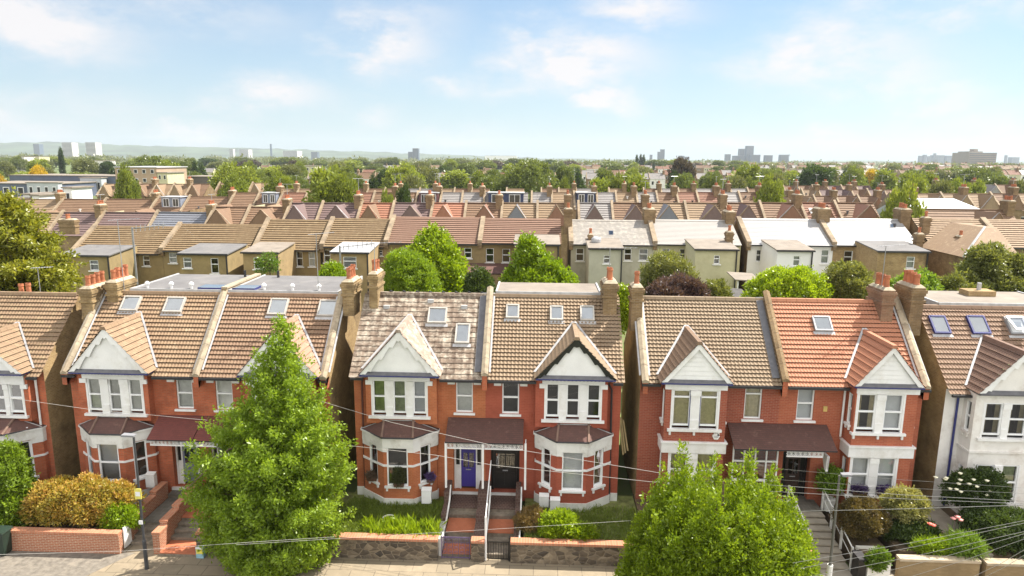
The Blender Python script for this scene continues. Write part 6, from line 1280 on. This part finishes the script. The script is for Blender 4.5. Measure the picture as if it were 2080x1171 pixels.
# ------------------------------------------------------------------ hills and skyline
b=MB(); HM=plain('wooded_hill',(.06,.085,.045),.95,.35,.004,dirt=(.11,.12,.08)); prof=[(-700,288),(0,291),(120,289),(210,294),(330,298),(480,301),(620,305),(800,311),(960,317),(1100,322),(1500,327),(2800,332)]
pr=[]
for x,y in [(x0+(x1-x0)*k/10,y0+(y1-y0)*k/10) for (x0,y0),(x1,y1) in zip(prof,prof[1:]) for k in range(10)]:
    pr.append(atY(x,y-.4+.9*math.sin(x*.11)+.6*math.sin(x*.31),4600))
for p,q in zip(pr,pr[1:]):
    b.poly([V(p[0],3600,1.9),V(q[0],3600,1.9),q,p],HM); b.poly([p,q,V(q[0],5100,0),V(p[0],5100,0)],HM)
struct(b.build('hills'))
CT=plain('pale_concrete_tower',(.52,.50,.47),.8,.06,.02); GT2=plain('grey_glass_tower',(.09,.12,.16),.5,.1,.02); BT=plain('brown_slab_block',(.27,.215,.17),.85,.08,.02)
GS2='skyline towers on the horizon'
def tower(label,a,c,yt,Y=2600,m=CT,fl=14,wn=5): return block('tower_block',label,'tower',a,c,yt,Y,(c-a)/1390*Y,m,fl,GS2,1.8,wn,LEADP)
tower('pale concrete tower, widest of the pair before the wooded hills',126,146,290,2000); tower('pale concrete tower standing alone before the wooded hills',174,194,290,2000); tower('small blue-grey tower on the hillside by the picture edge',68,80,293,3000,GT2)
tower('slim pale tower block beside the thin chimney mast',466,474,303,3000); tower('pair-like short white block on the hillside',486,505,304,3200); tower('long pale hospital slab on the hillside',575,604,307,3000); tower('short pale block at the end of the hillside slab',632,645,309,3000,GT2)
b=MB(); p=atY(550,293,3000); b.tube([V(p[0],3000,1),V(p[0],3000,p[2])],[5,4],GT2,10); tag(b.build('chimney_mast'),'thin dark chimney mast on the hillside skyline','mast')
tower('blue-grey glass tower, taller of the stepped pair over the trees',838,850,302,2400,GT2); tower('lower dark tower of the stepped pair over the trees',829,838,309,2400,GT2)
tower('tall glass tower with a lower shoulder beyond the poplars',1342,1350,304,2600,GT2); tower('lower shoulder tower beyond the poplars',1336,1342,309,2600,GT2); tower('tiny tower beside the poplars',1320,1325,315,2800,GT2)
tower('low glass block right of the poplars'.replace('right of','beyond'),1380,1390,317,2800,GT2); tower('second low glass block beyond the poplars',1392,1400,319,2800,GT2)
tower('blocky dark tower first of the tall skyline cluster',1474,1484,314,2600,GT2); tower('wide base block under the tall cluster',1492,1512,317,2600,GT2); tower('tall flat-topped tower in the skyline cluster',1502,1513,303,2650,GT2); tower('tallest tower of the skyline cluster',1517,1531,297,2600,GT2,20); tower('broad low block beside the tallest tower',1526,1544,315,2550,GT2)
tower('single square tower past the skyline cluster',1555,1569,316,2500,GT2); tower('square tower beside the thin crane',1586,1601,315,2500,GT2)
b=MB(); p=atY(1603,313,2500); b.tube([V(p[0],2500,1),V(p[0],2500,p[2])],1.2,GT2,4); b.tube([V(p[0]-8,2500,p[2]-3),V(p[0]+5,2500,p[2]-5)],.8,GT2,4); tag(b.build('tower_crane'),'thin crane beside the square skyline tower','crane')
for a,c,yt,lab in ((1867,1873,317,'slim pale tower first of the far edge cluster'),(1876,1882,315,'second slim tower of the far edge cluster'),(1885,1890,318,'short tower in the far edge cluster'),(1897,1901,312,'thinnest spire-like tower of the far edge cluster'),(1899,1918,316,'wide dark tower of the far edge cluster'),(1922,1938,317,'pale broad tower of the far edge cluster'),(1948,1956,314,'upright tower beside the brown slab blocks'),(2042,2046,316,'thin lone tower past the brown slab blocks'),(2056,2070,320,'pale low block at the picture edge')): tower(lab,a,c,yt,3200,GT2,10,4)
t=tower('large brown stepped slab block on the tree line',1968,2024,311,1500,BT,9,8); 
b=MB(); x0,x1=XY(1968,1502,308),XY(1996,1502,308); z=atY(1980,308,1502)[2]; b.box(x0,x1,1501,1540,10,z,BT); b.box(x0+12,x1-8,1505,1520,z,z+5,BT); x0,x1=XY(2004,1502,312),XY(2024,1502,312); b.box(x0,x1,1501,1540,10,atY(2014,311,1502)[2],BT); b.build('upper_storeys',t)
# ------------------------------------------------------------------ world, sun, haze
SUN=V(.65,.38,1.0); SUN/=np.linalg.norm(SUN); EL=math.asin(SUN[2]); AZ=math.atan2(SUN[0],SUN[1])
wd=bpy.data.worlds.new('World'); SC.world=wd; wd.use_nodes=True; nt=wd.node_tree; bg=nt.nodes['Background']
class WN(NT):
    def __init__(s): s.t=nt; s.n=nt.nodes; s.l=nt.links
w=WN(); sk=w.add('ShaderNodeTexSky',sky_type='NISHITA'); sk.sun_disc=False; sk.sun_elevation=EL; sk.sun_rotation=AZ; sk.altitude=50; sk.air_density=1.0; sk.dust_density=.6; sk.ozone_density=1.6
tc=w.add('ShaderNodeTexCoord').outputs['Generated']
nz=w.add('ShaderNodeTexNoise'); w.set(nz,'Scale',9.); w.set(nz,'Detail',7.); w.set(nz,'Roughness',.62)
mp=w.add('ShaderNodeMapping'); w.l.new(tc,mp.inputs[0]); mp.inputs['Scale'].default_value=(1,1,2.2); w.l.new(mp.outputs[0],nz.inputs['Vector'])
sp=w.add('ShaderNodeSeparateXYZ'); w.l.new(tc,sp.inputs[0])
az=w.math('ARCTAN2',sp.outputs[0],sp.outputs[1]); el=w.math('ARCSINE',sp.outputs[2])
nzc=w.add('ShaderNodeSeparateColor'); w.l.new(nz.outputs['Color'],nzc.inputs[0])
az=w.math('ADD',az,w.math('MULTIPLY',w.math('SUBTRACT',nzc.outputs[0],.5),.17)); el=w.math('ADD',el,w.math('MULTIPLY',w.math('SUBTRACT',nzc.outputs[1],.5),.10))
tot=None
for px,py,sx,sy,st in ((95,40,130,48,1.),(785,98,82,52,1.15),(760,72,40,26,.5),(1190,125,125,46,1.05),(1080,150,110,34,.7),(1250,203,50,23,1.),(1690,105,140,50,1.),(1800,150,100,48,.75),(1905,190,65,30,.85),(560,205,95,30,.9),(1105,62,70,30,.8),(1320,14,90,30,.8),(920,175,55,20,.6),(750,240,45,22,.6),(180,215,120,40,.35),(400,262,60,14,.6),(930,275,60,16,.6),(1500,282,50,12,.5),(1680,275,50,14,.5),(420,20,150,40,.45),(1960,5,150,30,.85),(30,260,90,30,.6),(1990,240,120,30,.4),(880,50,60,40,.35)):
    d=ray(px,py); d=d/np.linalg.norm(d); a0=math.atan2(d[0],d[1]); e0=math.asin(d[2]); sa,se=sx/1390.,sy/1390.
    q=w.math('ADD',w.math('POWER',w.math('ABSOLUTE',w.math('DIVIDE',w.math('SUBTRACT',az,a0),sa)),2.),w.math('POWER',w.math('ABSOLUTE',w.math('DIVIDE',w.math('SUBTRACT',el,e0),se)),2.))
    g=w.math('MULTIPLY',w.math('EXPONENT',w.math('MULTIPLY',q,-.9)),st); tot=g if tot is None else w.math('MAXIMUM',tot,g)
nf=w.add('ShaderNodeMapRange'); w.l.new(nz.outputs['Fac'],nf.inputs[0]); w.set(nf,1,.36); w.set(nf,2,.6); w.set(nf,3,.25); w.set(nf,4,1.3)
fac=w.math('MINIMUM',w.math('MULTIPLY',tot,nf.outputs[0]),.92)
# general thin veil low down
veil=w.math('MULTIPLY',w.math('EXPONENT',w.math('MULTIPLY',w.math('MAXIMUM',sp.outputs[2],0.),-4.6)),.80)
CLD=SKYC
c0=w.mix(1.,sk.outputs[0],SKYG,'MULTIPLY')
# unseen fill added for shaded fronts: bright cloud deck overhead and behind the camera
bk=w.math('ADD',w.math('MULTIPLY',sp.outputs[1],-.92),w.math('MULTIPLY',sp.outputs[2],.40))
mr=w.add('ShaderNodeMapRange',interpolation_type='SMOOTHSTEP'); w.l.new(bk,mr.inputs[0]); w.set(mr,1,-.05); w.set(mr,2,.5); w.set(mr,3,0.); w.set(mr,4,1.)
n2=w.add('ShaderNodeTexNoise'); w.set(n2,'Scale',3.); w.set(n2,'Detail',6.); w.l.new(tc,n2.inputs['Vector'])
nr=w.add('ShaderNodeMapRange'); w.l.new(n2.outputs['Fac'],nr.inputs[0]); w.set(nr,1,.3); w.set(nr,2,.6); w.set(nr,3,.45); w.set(nr,4,1.)
fill_deck=w.math('MULTIPLY',mr.outputs[0],nr.outputs[0])
c1=w.mix(veil,c0,(CLD*.86,CLD*1.0,CLD*1.05)); c2=w.mix(fac,c1,(CLD*1.12,CLD*1.08,CLD*1.08)); c2=w.mix(fill_deck,c2,(SKYFILL*1.02,SKYFILL,SKYFILL*.97))
w.l.new(c2,bg.inputs[0]); bg.inputs[1].default_value=SKYS
sl=bpy.data.lights.new('sun','SUN'); so=bpy.data.objects.new('sun',sl); COL.objects.link(so); sl.energy=SUNE; sl.angle=R(.5); sl.color=(1.,.945,.85)
so.rotation_euler=Vector(SUN).to_track_quat('Z','Y').to_euler()
if HAZE:
    b=MB(); hm=bpy.data.materials.new('haze_air'); hm.use_nodes=True; t=hm.node_tree; t.nodes.remove(t.nodes['Principled BSDF']); pv=t.nodes.new('ShaderNodeVolumePrincipled'); pv.inputs['Color'].default_value=(.80,.87,.93,1); pv.inputs['Density'].default_value=HAZE; pv.inputs['Anisotropy'].default_value=.2; t.links.new(pv.outputs[0],t.nodes['Material Output'].inputs['Volume'])
    b.box(-4900,4900,-60,5150,-2,150,hm); stuff(b.build('haze'))
vs=SC.view_settings; vs.view_transform='Standard'; vs.look='None'; vs.exposure=EXPO; vs.gamma=1
SC.cycles.use_denoising=True; SC.cycles.denoiser='OPENIMAGEDENOISE'; SC.cycles.max_bounces=8; SC.cycles.transparent_max_bounces=12; SC.cycles.volume_bounces=0; SC.cycles.sample_clamp_indirect=6
